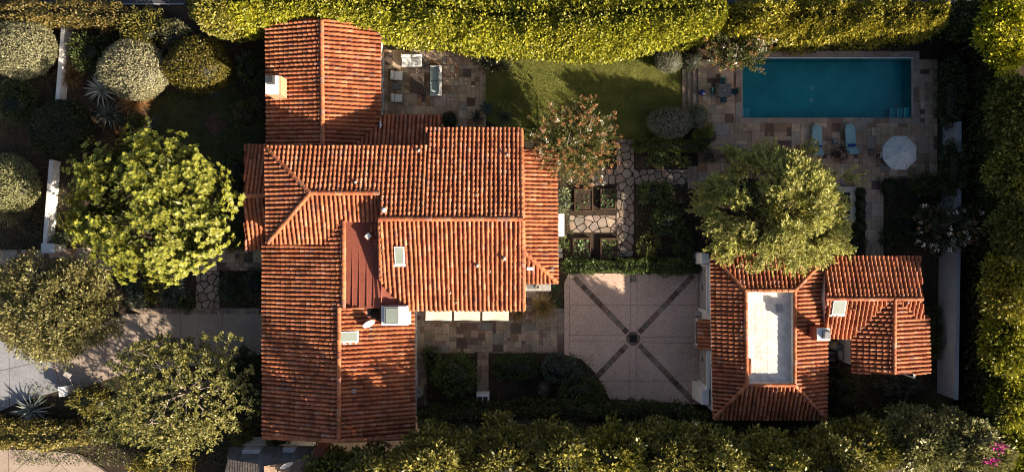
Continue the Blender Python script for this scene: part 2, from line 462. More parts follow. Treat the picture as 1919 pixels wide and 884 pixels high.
def canopy(F, c, r, n_cl, cl_r, per, L, Wd, col, col2=None, up=.25, out=.6, jit=.28, zflat=.0, rmin=.45, hemi=-.35, spray=0.0, lump=.16):
    """clumps of leaves spread through an ellipsoid crown with an uneven outline"""
    c = np.asarray(c, float); r = np.asarray(r, float)
    d = rdir(n_cl * 3); d = d[d[:, 2] > hemi][:n_cl]; k = len(d)
    rad = RNG.uniform(rmin, 1, k) ** .6
    rad = rad * (1 + lump * wob(d * 3 + c, 1.3))
    cc = c + d * r * rad[:, None]
    outd = unit(d / r)
    tone = np.clip(1 + RNG.normal(size=k) * .16, .6, 1.5)
    idx = np.repeat(np.arange(k), per); n = len(idx)
    off = rdir(n) * (RNG.random(n) ** .45)[:, None] * cl_r
    off[:, 2] *= (1 - zflat)
    P = cc[idx] + off
    ax = unit(outd[idx] * out + np.array([0, 0, up]) + rdir(n) * .55 + off / cl_r * .7)
    if spray: ax = unit(outd[idx] * (out + spray) + rdir(n) * .35 + np.array([0, 0, up]))
    N = unit(np.array([0, 0, 1.0]) * .8 + rdir(n) * .7)
    LL = L * RNG.uniform(.65, 1.3, n)
    base = np.asarray(col, float) * tone[idx][:, None]
    F.leaves(P, ax, N, LL, Wd * LL / L, base, jit, col2)
    return cc
def clipped(F, c, r, n, L, Wd, col, col2, z0, jit=.25, amp=.05, core=.9, shag=.35, nf=1.1, gap=0.0):
    """sheared shrub: short leaves on the skin of an ellipsoid, dark twiggy heart"""
    c = np.asarray(c, float); r = np.asarray(r, float)
    d = rdir(n); d = d[d[:, 2] > -.75]
    k = 1 + amp * 1.7 * wob(d * r + c, nf) + .022 * wob(d * r + c + 7, 6.0) + RNG.normal(size=len(d)) * .024
    P = c + d * r * k[:, None]; P[:, 2] = np.maximum(P[:, 2], z0 + .03)
    if gap:
        keep = (wob(d * r * 2.2 + c + 5, 2.2) > -1 + gap) | (RNG.random(len(d)) < .35); P = P[keep]; d = d[keep]
    o = unit(d / r)
    D = unit(o * shag + rdir(len(P)) * .6 + np.array([0, 0, .15])); N = unit(o + rdir(len(P)) * .5)
    LL = L * RNG.uniform(.6, 1.35, len(P))
    F.leaves(P, D, N, LL, Wd, col, jit, col2)
    F.core(c, r * core, dark(col, .35), z0, nf=nf, amp=amp)
def trunk_limbs(parent, base, tops, r0=.2, mat='bark', split=.45, seed=1, sub=True, zig=.2):
    rr = random.Random(seed); mb = MB()
    base = Vector(base); cen = Vector(np.mean([tuple(t) for t in tops], 0))
    hz = base.z + (cen.z - base.z) * split
    fork = Vector((base.x + (cen.x - base.x) * .35, base.y + (cen.y - base.y) * .35, hz))
    mb.tube([base - Vector((0, 0, .15)), base + (fork - base) * .15, base + (fork - base) * .6 + Vector((rr.uniform(-.1, .1), rr.uniform(-.1, .1), 0)), fork + Vector((0, 0, .1))], [r0 * 1.45, r0 * 1.05, r0 * .9, r0 * .78], 9)
    for t in tops:
        t = Vector(t); a = fork; b = fork + (t - fork) * .4 + Vector((rr.uniform(-zig, zig), rr.uniform(-zig, zig), rr.uniform(0, zig * 2))); c = fork + (t - fork) * .75 + Vector((rr.uniform(-zig, zig), rr.uniform(-zig, zig), 0))
        mb.tube([a, b, c, t], [r0 * .5, r0 * .34, r0 * .2, r0 * .07], 6)
        if sub:
            for q in range(3):
                s = b + (c - b) * rr.random(); e = s + (t - b) * .35 + Vector((rr.uniform(-1, 1), rr.uniform(-1, 1), rr.uniform(-.1, .6))) * (t - b).length * .3
                mb.tube([s, (s + e) / 2 + Vector((0, 0, .08)), e], [r0 * .18, r0 * .12, r0 * .05], 5)
    return mb.build('trunk', mat, parent)
def some(cc, n, c, up=0.0):
    """n spread out limb ends chosen from clump centres"""
    cc = np.asarray(cc); idx = [int(np.argmax(cc[:, 2]))]
    for _ in range(n - 1):
        dmin = np.min(np.linalg.norm(cc[:, None, :] - cc[idx][None], axis=2), 1); idx.append(int(np.argmax(dmin)))
    c = np.asarray(c)
    return [c + (cc[i] - c) * .86 for i in idx]
def shrub(name, label, cat, cx, cy, rx, ry, h, col, col2=None, z0=0.0, style='loose', n=None, L=.16, group=None, mat='leaf', **kw):
    """one shrub or hedge plant: foliage part + stems part, standing on z0"""
    zc = z0 + h * .55; w = W(cx, cy, zc); R = np.array([M(rx, zc), M(ry, zc), h * .5])
    root = thing(name, (w.x, w.y, z0), label, cat, group)
    F = Fol(); A = 4 * PI * ((R[0] * R[1]) ** 1.6 + (R[0] * R[2]) ** 1.6 + (R[1] * R[2]) ** 1.6) ** (1 / 1.6) / 3 ** (1 / 1.6)
    if style == 'clip':
        clipped(F, w, R, n or int(A * 260), L, kw.pop('wd', L * .5), col, col2, z0, **kw)
    else:
        wd = kw.pop('wd', L * .45); dens = kw.pop('dens', 1.0)
        ncl = int(max(14, A * 5.5 * dens)); cc = canopy(F, w, R * .88, ncl, kw.pop('cl', .26), n or 16, L, wd, col, col2, hemi=-.55, **kw)
        F.core(np.array(w), R * .6, dark(col, .3), z0, amp=.25)
    F.build('foliage', mat, root)
    mb = MB()
    for k in range(4):
        a = k * PI / 2 + .4; mb.tube([(w.x + .05 * math.cos(a), w.y + .05 * math.sin(a), z0 - .05), (w.x + R[0] * .35 * math.cos(a), w.y + R[1] * .35 * math.sin(a), z0 + h * .55)], [.05, .025], 6)
    mb.build('stem', 'bark', root)
    return root
def rosette(name, label, cat, cx, cy, rpx, n, z0, col, col2, wd=.14, lift=.75, h=0.0, group=None, edge=None, droop=.25, mat='leafdull'):
    """agave / aloe / dracaena: sword leaves from one crown"""
    zc = z0 + h + .3; w = W(cx, cy, zc); R = M(rpx, zc)
    root = thing(name, (w.x, w.y, z0), label, cat, group)
    mb = MB()
    for k in range(n):
        t = (k + .5) / n; az = k * 2.39996 + random.uniform(-.15, .15); el = (.05 + 1.15 * (1 - t) ** .8 * lift) if False else (1.25 * lift * (1 - t) + .08)
        Ln = R * random.uniform(.85, 1.08) * (1.0 if t > .3 else .75)
        d = Vector((math.cos(az), math.sin(az), 0)); s = Vector((-d.y, d.x, 0)); p = Vector((w.x, w.y, z0 + h + .06)); pts = []
        e = el
        for i, (f, ww) in enumerate(((0, .55), (.3, 1.0), (.62, .72), (1, .03))):
            if i: p = p + (d * math.cos(e) + Vector((0, 0, 1)) * math.sin(e)) * Ln * (f - last)
            last = f; e -= droop * (1 if i else 0); up = Vector((0, 0, 1)) * math.cos(e) - d * math.sin(e)
            hw = wd * ww / 2; pts.append((p + s * hw + up * hw * .45, p.copy(), p - s * hw + up * hw * .45))
        c = vary(col if random.random() < .6 else col2, .18, .06)
        for i in range(3):
            a, b = pts[i], pts[i + 1]
            mb.poly([a[0], a[1], b[1], b[0]], c); mb.poly([a[1], a[2], b[2], b[1]], edge if edge and k % 3 == 0 else c)  # edge paints sunlight on one half of every third leaf
    mb.build('leaf_rosette', mat, root)
    st = MB(); st.tube([(w.x, w.y, z0 - .05), (w.x, w.y, z0 + h + .08)], [.09, .07], 8); st.build('stem', 'bark', root)
    return root
def tuft(name, label, cat, cx, cy, rpx, h, n, col, col2, z0=0.0, group=None, wd=.03):
    w = W(cx, cy, z0 + h * .5); R = M(rpx); F = Fol()
    root = thing(name, (w.x, w.y, z0), label, cat, group)
    a = RNG.uniform(0, 6.28, n); rr = RNG.random(n) ** .7 * R * .35
    P = np.stack([w.x + rr * np.cos(a), w.y + rr * np.sin(a), np.full(n, z0 + .02)], 1)
    a2 = a + RNG.normal(size=n) * .5; f = RNG.uniform(.3, 1, n)
    D = np.stack([np.cos(a2) * R * f, np.sin(a2) * R * f, h * RNG.uniform(.5, 1, n)], 1)
    L = np.linalg.norm(D, axis=1) * RNG.uniform(.7, 1.05, n)
    F.leaves(P, D, rdir(n), L, wd, col, .3, col2, .02); 
    # arching tips
    Q = P + unit(D) * L[:, None] * .93; D2 = D * np.array([1.3, 1.3, -.25]); F.leaves(Q, D2, rdir(n), L * .45, wd * .9, col, .3, col2, .02)
    F.build('blade_tuft', 'leafdull', root)
    return root
def hedge(name, label, cat, pts, h, col, col2, dens=95, L=.22, wd=.11, amp=.16, nf=.8, z0=0.0, group=None, pw=.55, stems=True, lumpy=0.0, shag=.5, mat='leaf'):
    """pts: (px, py, half width in metres, height factor) along the hedge's foot line"""
    C = np.array([(W(p[0], p[1], 0).x, W(p[0], p[1], 0).y) for p in pts]); HW = np.array([p[2] for p in pts]); HF = np.array([p[3] if len(p) > 3 else 1 for p in pts])
    seg = np.linalg.norm(np.diff(C, axis=0), axis=1); S = np.concatenate([[0], np.cumsum(seg)]); T = S[-1]
    def at(s, a, k=1.0, wobble=True):
        x = np.interp(s, S, C[:, 0]); y = np.interp(s, S, C[:, 1]); hw = np.interp(s, S, HW); hh = np.interp(s, S, HF) * h
        e = .6; dx = np.interp(np.minimum(s + e, T), S, C[:, 0]) - np.interp(np.maximum(s - e, 0), S, C[:, 0]); dy = np.interp(np.minimum(s + e, T), S, C[:, 1]) - np.interp(np.maximum(s - e, 0), S, C[:, 1])
        q = np.sqrt(dx * dx + dy * dy) + 1e-6; nx, ny = -dy / q, dx / q
        ca, sa = np.cos(a), np.sin(a)
        endr = np.sqrt(np.clip(np.minimum(s, T - s) / np.maximum(hw, .1), .02, 1)) ** .6
        cx = np.sign(ca) * np.abs(ca) ** pw; cz = np.abs(sa) ** pw
        base = np.stack([x + nx * hw * cx, y + ny * hw * cx, hh * cz], 1)
        f = (1 + amp * wob(base, nf)) if wobble else 1.0
        f = f * k * endr
        px = x + nx * hw * cx * f; py = y + ny * hw * cx * f; pz = z0 + hh * cz * np.clip(k * (1 + amp * .6 * wob(base + 3, nf)) + lumpy * wob(base * np.array([1, 1, .2]) + 9, nf * 1.2), .2, 2) * (.6 + .4 * endr)
        nrm = unit(np.stack([nx * cx, ny * cx, cz * .8 + .05], 1))
        return np.stack([px, py, pz], 1), nrm
    per = 2 * h * float(np.mean(HF)) + 2 * float(np.mean(HW)); n = int(T * per * dens)
    w = np.interp(RNG.random(n), [0, .30, .70, 1], [0.02, .30, .70, .98]) * PI
    P, N = at(RNG.random(n) * T, w)
    P += N * (.20 * wob(P * 1.0 + 11, 4.2) + .10 * wob(P + 3, 8.0))[:, None] + RNG.normal(size=P.shape) * .05; P[:, 2] = np.maximum(P[:, 2], z0 + .05)
    D = unit(N * shag + rdir(n) * .6 + np.array([0, 0, .25])); N2 = unit(N * .5 + np.array([0, 0, .4]) + rdir(n) * .6)
    F = Fol(); LL = L * RNG.uniform(.6, 1.4, n); tone = np.clip(1 + .24 * wob(P, 1.7) + .22 * wob(P + 30, .55), .45, 1.7)[:, None]
    F.leaves(P, D, N2, LL, wd * LL / L, np.asarray(col) * tone, .28, col2)
    ns = max(4, int(T / .7)); na = 11; V = []; Fc = []
    ss = np.repeat(np.linspace(0.01, T - .01, ns + 1), na); aa = np.tile(np.linspace(0, PI, na), ns + 1)
    Pc, _ = at(ss, aa, .86); Pc[:, 2] = np.where((np.sin(aa) < .02), z0 - .05, Pc[:, 2])
    for i in range(ns):
        for k in range(na - 1): Fc.append((i * na + k, (i + 1) * na + k, (i + 1) * na + k + 1, i * na + k + 1))
    Fc.append(tuple(range(na))); Fc.append(tuple(range((ns + 1) * na - 1, ns * na - 1, -1)))
    F.solid(Pc, Fc, dark(col, .35))
    mid = W(pts[len(pts) // 2][0], pts[len(pts) // 2][1], 0); root = thing(name, (mid.x, mid.y, z0), label, cat, group)
    F.build('foliage', mat, root)
    if stems:
        mb = MB()
        for s in np.arange(.6, T, 1.6):
            x, y = np.interp(s, S, C[:, 0]), np.interp(s, S, C[:, 1]); mb.tube([(x, y, z0 - .1), (x + random.uniform(-.1, .1), y, z0 + h * .6)], [.06, .03], 6)
        mb.build('stem', 'bark', root)
    return root
def tree(name, label, cat, cx, cy, rx, ry, zt, zb, style, col, col2, n_cl, per, L, wd, cl, trunk=None, mat='bark', tr=.2, limbs=9, z0=0.0, group=None, leafm='leaf', fill=.35, heart=0.0, **kw):
    zc = zb + (zt - zb) * .5; w = W(cx, cy, zc); R = np.array([M(rx, zc), M(ry, zc), (zt - zb) / 2])
    tx = trunk or (w.x, w.y); root = thing(name, (tx[0], tx[1], z0), label, cat, group)
    F = Fol()
    cc = canopy(F, w, R * .94, n_cl, cl, per, L, wd, col, col2, **kw)
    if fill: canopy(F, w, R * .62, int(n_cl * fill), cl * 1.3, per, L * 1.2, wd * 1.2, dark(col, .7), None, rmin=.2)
    if heart: F.core(np.array(w), R * heart, dark(col, .3), zb, nf=1.2, amp=.22)  # solid core added inside the crown to stop sunlight leaking through
    F.build('crown', leafm, root)
    trunk_limbs(root, (tx[0], tx[1], z0), some(cc, limbs, w), tr, mat, seed=int(cx))
    return root, w, R, cc

# ------------------------------------------------------------------ ground and paving
def sheet(name, poly, z, mat, kind='structure', label=None, depth=None):
    mb = MB(); poly = ccw(list(poly))
    if depth: mb.prism(poly, z - depth, z)
    else: mb.poly([(p[0], p[1], z) for p in poly])
    o = mb.build(name, mat); return tag(o, label, None, None, kind)
PAL_WARM = [((0.467, 0.348, 0.239), 6), ((0.410, 0.296, 0.205), 5), ((0.502, 0.393, 0.285), 3), ((0.285, 0.188, 0.125), 2), ((0.160, 0.091, 0.064), 1.8), ((0.353, 0.199, 0.114), 1.6), ((0.331, 0.285, 0.239), 2), ((0.120, 0.082, 0.068), .8)]
PAL_GREY = [((.31, .24, .18), 6), ((.35, .275, .21), 5), ((.225, .175, .145), 3), ((.16, .105, .08), 2.4), ((.20, .185, .17), 2), ((.24, .155, .11), 1.5), ((.11, .08, .07), 1)]
def pavers(name, polys, z, pal, cell=.31, ang=0.0, gap=.012, big=True, label=None):
    mb = MB(); allp = [p for q in polys for p in q]
    x0, x1 = min(p[0] for p in allp), max(p[0] for p in allp); y0, y1 = min(p[1] for p in allp), max(p[1] for p in allp)
    nx, ny = int((x1 - x0) / cell) + 2, int((y1 - y0) / cell) + 2
    used = np.zeros((nx, ny), bool); sizes = [(2, 2), (3, 2), (2, 3), (1, 2), (2, 1), (1, 1), (3, 3), (2, 2), (1, 1), (4, 2)] if big else [(1, 1), (1, 2), (2, 1), (2, 2)]
    for p in polys: mb.poly([(q[0], q[1], z - .006) for q in ccw(list(p))], (.15, .12, .10))
    for j in range(ny):
        for i in range(nx):
            if used[i, j]: continue
            random.shuffle(sizes)
            for a, b in sizes + [(1, 1)]:
                if i + a <= nx and j + b <= ny and not used[i:i + a, j:j + b].any(): break
            used[i:i + a, j:j + b] = True
            X0, Y0 = x0 + i * cell + gap, y0 + j * cell + gap; X1, Y1 = x0 + (i + a) * cell - gap, y0 + (j + b) * cell - gap
            c = vary(random.choices([q for q, _ in pal], [w for _, w in pal])[0], .14, .05)
            jj = lambda: random.uniform(-.006, .006)
            r = [(X0 + jj(), Y0 + jj()), (X1 + jj(), Y0 + jj()), (X1 + jj(), Y1 + jj()), (X0 + jj(), Y1 + jj())]
            dz = random.uniform(0, .004)
            for p in polys:
                q = clipc(r, p)
                if area(q) > .004: mb.poly([(v[0], v[1], z + dz) for v in ccw(q)], c)
    o = mb.build(name, 'paver'); return tag(o, label, None, None, 'structure')
def crazy(name, polys, z, pal, size=.62, inset=.045, seed=3):
    """irregular flagstones: relaxed Voronoi cells, drawn in from their joints, 3 cm thick"""
    rr = random.Random(seed); mb = MB()
    for poly in polys:
        poly = ccw(list(poly)); xs = [p[0] for p in poly]; ys = [p[1] for p in poly]
        pts = []
        for _ in range(4000):
            p = (rr.uniform(min(xs) - .3, max(xs) + .3), rr.uniform(min(ys) - .3, max(ys) + .3))
            if all((p[0] - q[0]) ** 2 + (p[1] - q[1]) ** 2 > (size * rr.uniform(.6, 1.1)) ** 2 for q in pts): pts.append(p)
        for p in pts:
            c = list(poly)
            for q in pts:
                if q is p or (p[0] - q[0]) ** 2 + (p[1] - q[1]) ** 2 > (3.2 * size) ** 2 or len(c) < 3: continue
                mx, my = (p[0] + q[0]) / 2, (p[1] + q[1]) / 2; dx, dy = q[0] - p[0], q[1] - p[1]; l = math.hypot(dx, dy)
                mx -= dx / l * inset; my -= dy / l * inset
                c = clip(c, (mx, my), (mx - dy, my + dx))
            if area(c) < .03: continue
            c = ccw(c); o = []
            for k in range(len(c)):                                  # blunt the corners
                a, b, d = c[k - 1], c[k], c[(k + 1) % len(c)]
                o.append((b[0] + (a[0] - b[0]) * .16, b[1] + (a[1] - b[1]) * .16)); o.append((b[0] + (d[0] - b[0]) * .16, b[1] + (d[1] - b[1]) * .16))
            mb.prism(o, z - .04, z + rr.uniform(0, .008), vary(random.choices([q for q, _ in pal], [w for _, w in pal])[0], .12, .04))
    return tag(mb.build(name, 'paver'), None, None, None, 'structure')
PAL_FLAG = [((.36, .29, .23), 5), ((.30, .24, .19), 4), ((.26, .22, .19), 2), ((.33, .235, .18), 2)]

hx = [W(1388, 224, .45).x, W(1714, 224, .45).x]; hy = [W(1388, 224, .45).y, W(1388, 104, .45).y]   # one sheet, open where the pool is dug
mb = MB(); O = [(-400, -400, 0), (400, -400, 0), (400, 400, 0), (-400, 400, 0)]; I_ = [(hx[0], hy[0], 0), (hx[1], hy[0], 0), (hx[1], hy[1], 0), (hx[0], hy[1], 0)]
mb.mesh(O + I_, [(i, (i + 1) % 4, 4 + (i + 1) % 4, 4 + i) for i in range(4)]); tag(mb.build('ground', 'soil'), None, None, None, 'structure')
sheet('road', rect(-900, -160, 3000, 6.5), .012, 'asphalt')
sheet('pavement', rect(-900, 6.5, 345, 9.5), .05, 'apron', depth=.08)
# lawns
sheet('lawn', pxp([(905, 60), (1281, 60), (1281, 262), (985, 262), (900, 220)]), .03, 'grass', depth=.05)
sheet('lawn', pxp([(285, 185), (430, 150), (500, 240), (470, 330), (330, 345), (270, 290)]), .03, 'shaded_lawn', depth=.05)
sheet('lawn', pxp([(470, 480), (300, 470), (300, 420), (470, 400)]), .02, 'mulch', depth=.05)['label'] = 'bark mulch bed'
sheet('bare_square', pxp([(405, 208), (429, 232), (405, 258), (381, 232)]), .045, 'mulch', depth=.05)
sheet('mulch_bed', pxp([(118, 95), (170, 90), (200, 150), (250, 190), (230, 260), (150, 280), (112, 200)]), .024, 'mulch', depth=.05)
sheet('mulch_bed', pxp([(0, 140), (100, 140), (95, 300), (85, 440), (0, 455)]), .020, 'mulch', depth=.05)
# a short turf of real blades where the lawn is in view
F = Fol(); n = 52000
gx = RNG.uniform(905, 1280, n); gy = RNG.uniform(85, 262, n)
s = 1 / PPM; P = np.stack([(gx - 960) * s, (442 - gy) * s, np.full(n, .03)], 1)
keep = (gx > 985 - np.maximum(0, 220 - gy) * .6 + 0) | (gy < 222); P = P[keep]; n = len(P)
F.leaves(P, rdir(n) * np.array([1, 1, .3]) + np.array([0, 0, .9]), rdir(n), RNG.uniform(.05, .11, n), .022, (.10, .112, .022), .35, (.175, .165, .05))
tag(F.build('grass', 'leaf'), 'short turf blades covering the sunlit and shaded back lawn', 'grass', None, 'stuff')

# paved areas
pavers('patio', [rect(713, 94, 911, 238)], .045, PAL_WARM)
pavers('patio', [rect(775, 577, 1057, 661), rect(895, 661, 916, 742), rect(775, 661, 800, 760), rect(985, 536, 1030, 577)], .045, PAL_GREY, cell=.27)
pavers('path', [rect(-120, 468, 82, 526), rect(82, 464, 500, 507)], .045, PAL_WARM, cell=.34)
pavers('path', [pxp([(372, 577), (500, 577), (500, 588), (268, 588), (240, 577)])], .05, PAL_GREY, cell=.24, big=False)
crazy('path', [rect(368, 508, 412, 577)], .045, PAL_FLAG, .62, .04, 5)
crazy('path', [rect(1156, 262, 1188, 480), rect(1108, 318, 1156, 348), rect(1188, 318, 1292, 346), rect(1068, 404, 1156, 435)], .05, PAL_FLAG, .64, .034, 9)
sheet('mulch_bed', rect(1050, 262, 1312, 486), .022, 'soil', depth=.05)

# motor court
court = pxp([(1058, 530), (1066, 512), (1312, 512), (1314, 756), (1150, 760), (1118, 700), (1090, 672), (1058, 664)])
sheet('motor_court', court, .04, 'court', depth=.1)
mb = MB()
def line(mb, a, b, w=.022, z=.044):
    A, B = W(*a, 0), W(*b, 0); d = (B - A).normalized(); n = Vector((-d.y, d.x, 0)) * w / 2
    mb.poly([(A - n).to_tuple()[:2] + (z,), (B - n).to_tuple()[:2] + (z,), (B + n).to_tuple()[:2] + (z,), (A + n).to_tuple()[:2] + (z,)])
for a, b in (((1068, 571), (1310, 571)), ((1068, 627.5), (1172, 628)), ((1202, 631), (1310, 631)), ((1068, 638), (1172, 640)), ((1202, 641), (1310, 643)), ((1127, 714), (1310, 713)),
             ((1068, 514), (1067, 664)), ((1182, 513), (1182, 620)), ((1194.5, 513), (1194, 620)), ((1181, 650), (1180, 757)), ((1193, 650), (1192, 757)), ((1309, 512), (1310, 756))):
    line(mb, a, b)
tag(mb.build('court_score_lines', 'groove'), None, None, None, 'structure')
mb = MB()
def band(a, b, w=.40, st=.42):
    A, B = W(*a, 0), W(*b, 0); d = B - A; L = d.length; d.normalize(); n = Vector((-d.y, d.x, 0)) * w / 2; k = int(L / st)
    for i in range(k):
        p, q = A + d * (i * L / k + .008), A + d * ((i + 1) * L / k - .008)
        mb.poly([(v.x, v.y, .046) for v in (p - n, q - n, q + n, p + n)], vary(random.choice([(.26, .195, .15), (.21, .155, .12), (.14, .09, .065), (.30, .225, .18), (.23, .18, .15), (.24, .14, .10)]), .15))
for e in ((1076, 519), (1300, 515), (1300, 752), (1118, 706)):
    d = (Vector(e) - Vector((1187, 634))).normalized(); band(tuple(Vector((1187, 634)) + d * 15.5), e)
oc = [W(1187 + 14 * math.cos(PI / 8 + k * PI / 4), 634 + 14 * math.sin(PI / 8 + k * PI / 4)) for k in range(8)]
for k in range(8):
    a, b = oc[k], oc[(k + 1) % 8]; c = W(1187, 634); i = .36
    mb.poly([(v.x, v.y, .047) for v in (b, a, c + (a - c) * .5, c + (b - c) * .5)], vary((.21, .15, .115), .2))
tag(mb.build('court_paver_bands', 'paver'), None, None, None, 'structure')
c = W(1187, 634); mb = MB(); mb.box(c.x, c.y, .03, .052, .56, .56)
root = thing('drain_grate', (c.x, c.y, .03), 'square black drain grate at the crossing of the stone bands in the court', 'drain')
mb.build('sump', 'black_iron', root); mb = MB()
for k in range(7): mb.box(c.x - .24 + k * .08, c.y, .053, .062, .028, .54)
mb.build('grate_bars', 'black_iron', root)
# slatted little grille lying at the hedge foot
c = W(1187, 522); root = thing('floor_grille', (c.x, c.y, .045), 'small dark slatted grille on the court at the foot of the low hedge', 'grille')
mb = MB()
for k in range(5): mb.box(c.x, c.y - .22 + k * .11, .046, .075, .34, .03, .12)
mb.box(c.x - .17, c.y, .046, .085, .03, .55, .12); mb.box(c.x + .17, c.y, .046, .085, .03, .55, .12); mb.build('grille_bars', 'dark_metal', root)

# drive, gateway apron, neighbour's drive
sheet('driveway', pxp([(500, 588), (238, 588), (150, 620), (92, 668), (116, 742), (215, 705), (330, 690), (500, 662)]), .03, 'drive', depth=.1)
mb = MB()
for a, b in (((261, 588), (268, 680)), ((339, 588), (341, 690)), ((418, 588), (416, 676)), ((191, 602), (206, 708))): line(mb, a, b, .03, .034)
tag(mb.build('drive_score_lines', 'groove'), None, None, None, 'structure')
sheet('pavement', pxp([(-300, 620), (-20, 632), (88, 664), (116, 730), (40, 752), (8, 766), (-60, 800), (-300, 860)]), .035, 'apron', depth=.1)
mb = MB()
for a, b in (((-100, 716), (100, 672)), ((18, 640), (19, 760)), ((99, 672), (116, 730))): line(mb, a, b, .035, .039)
tag(mb.build('pavement_score_lines', 'groove'), None, None, None, 'structure')
sheet('driveway', pxp([(-300, 838), (60, 842), (150, 850), (190, 872), (230, 930), (-300, 980)]), .03, 'drive', depth=.1)
mb = MB()
for a, b in (((17, 840), (17, 930)), ((0, 908), (70, 846)), ((86, 890), (130, 850)), ((108, 860), (160, 920))): line(mb, a, b, .03, .034)
tag(mb.build('drive_score_lines', 'groove'), None, None, None, 'structure')
mb = MB(); pts = [W(x, y, 0) for x, y in ((150, 850), (172, 862), (196, 878), (225, 900))]
for a, b in zip(pts, pts[1:]):
    d = (b - a); mb.box((a.x + b.x) / 2, (a.y + b.y) / 2, 0, .14, d.length, .14, math.atan2(d.y, d.x))
tag(mb.build('kerb', 'wood'), None, None, None, 'structure')

# upper terrace with the pool
TZ = .45
up = lambda x0, y0, x1, y1: rect(x0, y0, x1, y1, TZ)
px0, px1, py0, py1 = 1390, 1712, 107, 221
mb = MB()
for r in (up(1309, 50, px0, 480), up(px1, 50, 1764, 480), up(px0, 50, px1, py0), up(px0, py1, px1, 480)): mb.prism(r, -.1, TZ - .03)
tag(mb.build('terrace_ground', 'soil'), None, None, None, 'structure')
pavers('terrace', [up(1309, 112, 1379, 340), up(1379, 231, 1757, 335), up(1723, 112, 1757, 231), up(1622, 335, 1656, 480), up(1309, 340, 1345, 400), up(1560, 335, 1622, 352)], TZ, PAL_WARM, cell=.33)
mb = MB()
for r, along in (((1379, 96, 1723, 106), 0), ((1379, 221, 1723, 231), 0), ((1379, 106, 1390, 221), 1), ((1712, 106, 1723, 221), 1)):
    a0, a1 = (r[0], r[2]) if not along else (r[1], r[3]); n = max(2, int((a1 - a0) / 27))
    for k in range(n):
        q0 = a0 + (a1 - a0) * k / n + .12; q1 = a0 + (a1 - a0) * (k + 1) / n - .12
        P = up(q0, r[1], q1, r[3]) if not along else up(r[0], q0, r[2], q1)
        mb.prism(P, TZ - .06, TZ + .035, vary(random.choice([(.35, .28, .22), (.30, .235, .185), (.33, .27, .23), (.24, .165, .125), (.31, .27, .24)]), .1))
tag(mb.build('pool_coping', 'paver'), None, None, None, 'structure')
# basin
def W2(x, y, z): v = W(x, y, TZ); return (v.x, v.y, z)
mb = MB(); D = -1.0
q = [W2(px0, py1, 0), W2(px1, py1, 0), W2(px1, py0, 0), W2(px0, py0, 0)]
mb.poly([(v[0], v[1], D) for v in q])
for i in range(4):
    a, b = q[i], q[(i + 1) % 4]; mb.poly([(b[0], b[1], D), (a[0], a[1], D), (a[0], a[1], TZ - .04), (b[0], b[1], TZ - .04)])
pool = thing('swimming_pool', W2(1551, 164, TZ - .12), 'long rectangular blue swimming pool set in the stone terrace', 'pool')
mb.build('basin', 'pool', pool)
mb = MB(); a, b = W(px0, py0, TZ), W(px1, py0, TZ)
mb.box((a.x + b.x) / 2, a.y - .04, TZ - .42, TZ + .02, b.x - a.x - .02, .075); mb.build('waterline_tiles', 'white_paint', pool)
for x in (px0, px1):
    a, b = W(x, py1, TZ), W(x, py0, TZ); mb = MB(); mb.box(a.x + (.04 if x == px0 else -.04), (a.y + b.y) / 2, TZ - .40, TZ + .015, .075, b.y - a.y - .16); mb.build('waterline_tiles', 'stone_cap', pool)
mb = MB(); mb.poly([(v[0], v[1], TZ - .13) for v in q]); mb.build('water', 'water', pool)
for x0, x1 in ((1391, 1411), (1711, 1679)):
    st = MB(); n = 3
    for k in range(n):
        xa = x0 + (x1 - x0) * k / n; xb = x0 + (x1 - x0) * (k + 1) / n
        A, B = W(min(xa, xb), 200, TZ), W(max(xa, xb), 220, TZ)
        st.box((A.x + B.x) / 2, (A.y + B.y) / 2, D, TZ - .36 - .2 * k, B.x - A.x, A.y - B.y)
    o = st.build('entry_steps', 'pool', pool)
    for k in range(n):
        ed = MB()
        xb = x0 + (x1 - x0) * (k + 1) / n; A, B = W(xb, 200, TZ), W(xb, 220, TZ); sg = -1 if x1 > x0 else 1
        ed.box(A.x + sg * .03, (A.y + B.y) / 2, TZ - .36 - .2 * k, TZ - .345 - .2 * k, .05, A.y - B.y); ed.build('step_nosing', 'white_paint', o)
for y in (158, 181):
    v = W2(1536, y, D); mb = MB(); mb.lathe((v[0], v[1], D), [(.16, .0), (.15, .05), (.06, .07)], 16); mb.build('drain_cover', 'cushion', pool)
# raised spa, mostly under the big tree
w = W(1572, 384, 1.0); spa = thing('spa', (w.x, w.y, TZ), 'small raised square spa with pale coping, half hidden under the feathery tree', 'spa')
mb = MB(); sx, sy, t = 2.7, 2.7, .42
for dx, dy, a, b in ((0, sy / 2 - t / 2, sx, t), (0, -sy / 2 + t / 2, sx, t), (-sx / 2 + t / 2, 0, t, sy - 2 * t), (sx / 2 - t / 2, 0, t, sy - 2 * t)):
    mb.box(w.x + dx, w.y + dy, TZ - .05, TZ + .42, a, b)
mb.build('coping', 'stone_cap', spa)
mb = MB(); mb.box(w.x, w.y, TZ - .25, TZ - .1, sx - .5, sy - .5); mb.build('basin', 'pool', spa)
mb = MB(); e = (sx - 2 * t) / 2 + .02; mb.poly([(w.x - e, w.y - e, TZ + .3), (w.x + e, w.y - e, TZ + .3), (w.x + e, w.y + e, TZ + .3), (w.x - e, w.y + e, TZ + .3)]); mb.build('water', 'water', spa)

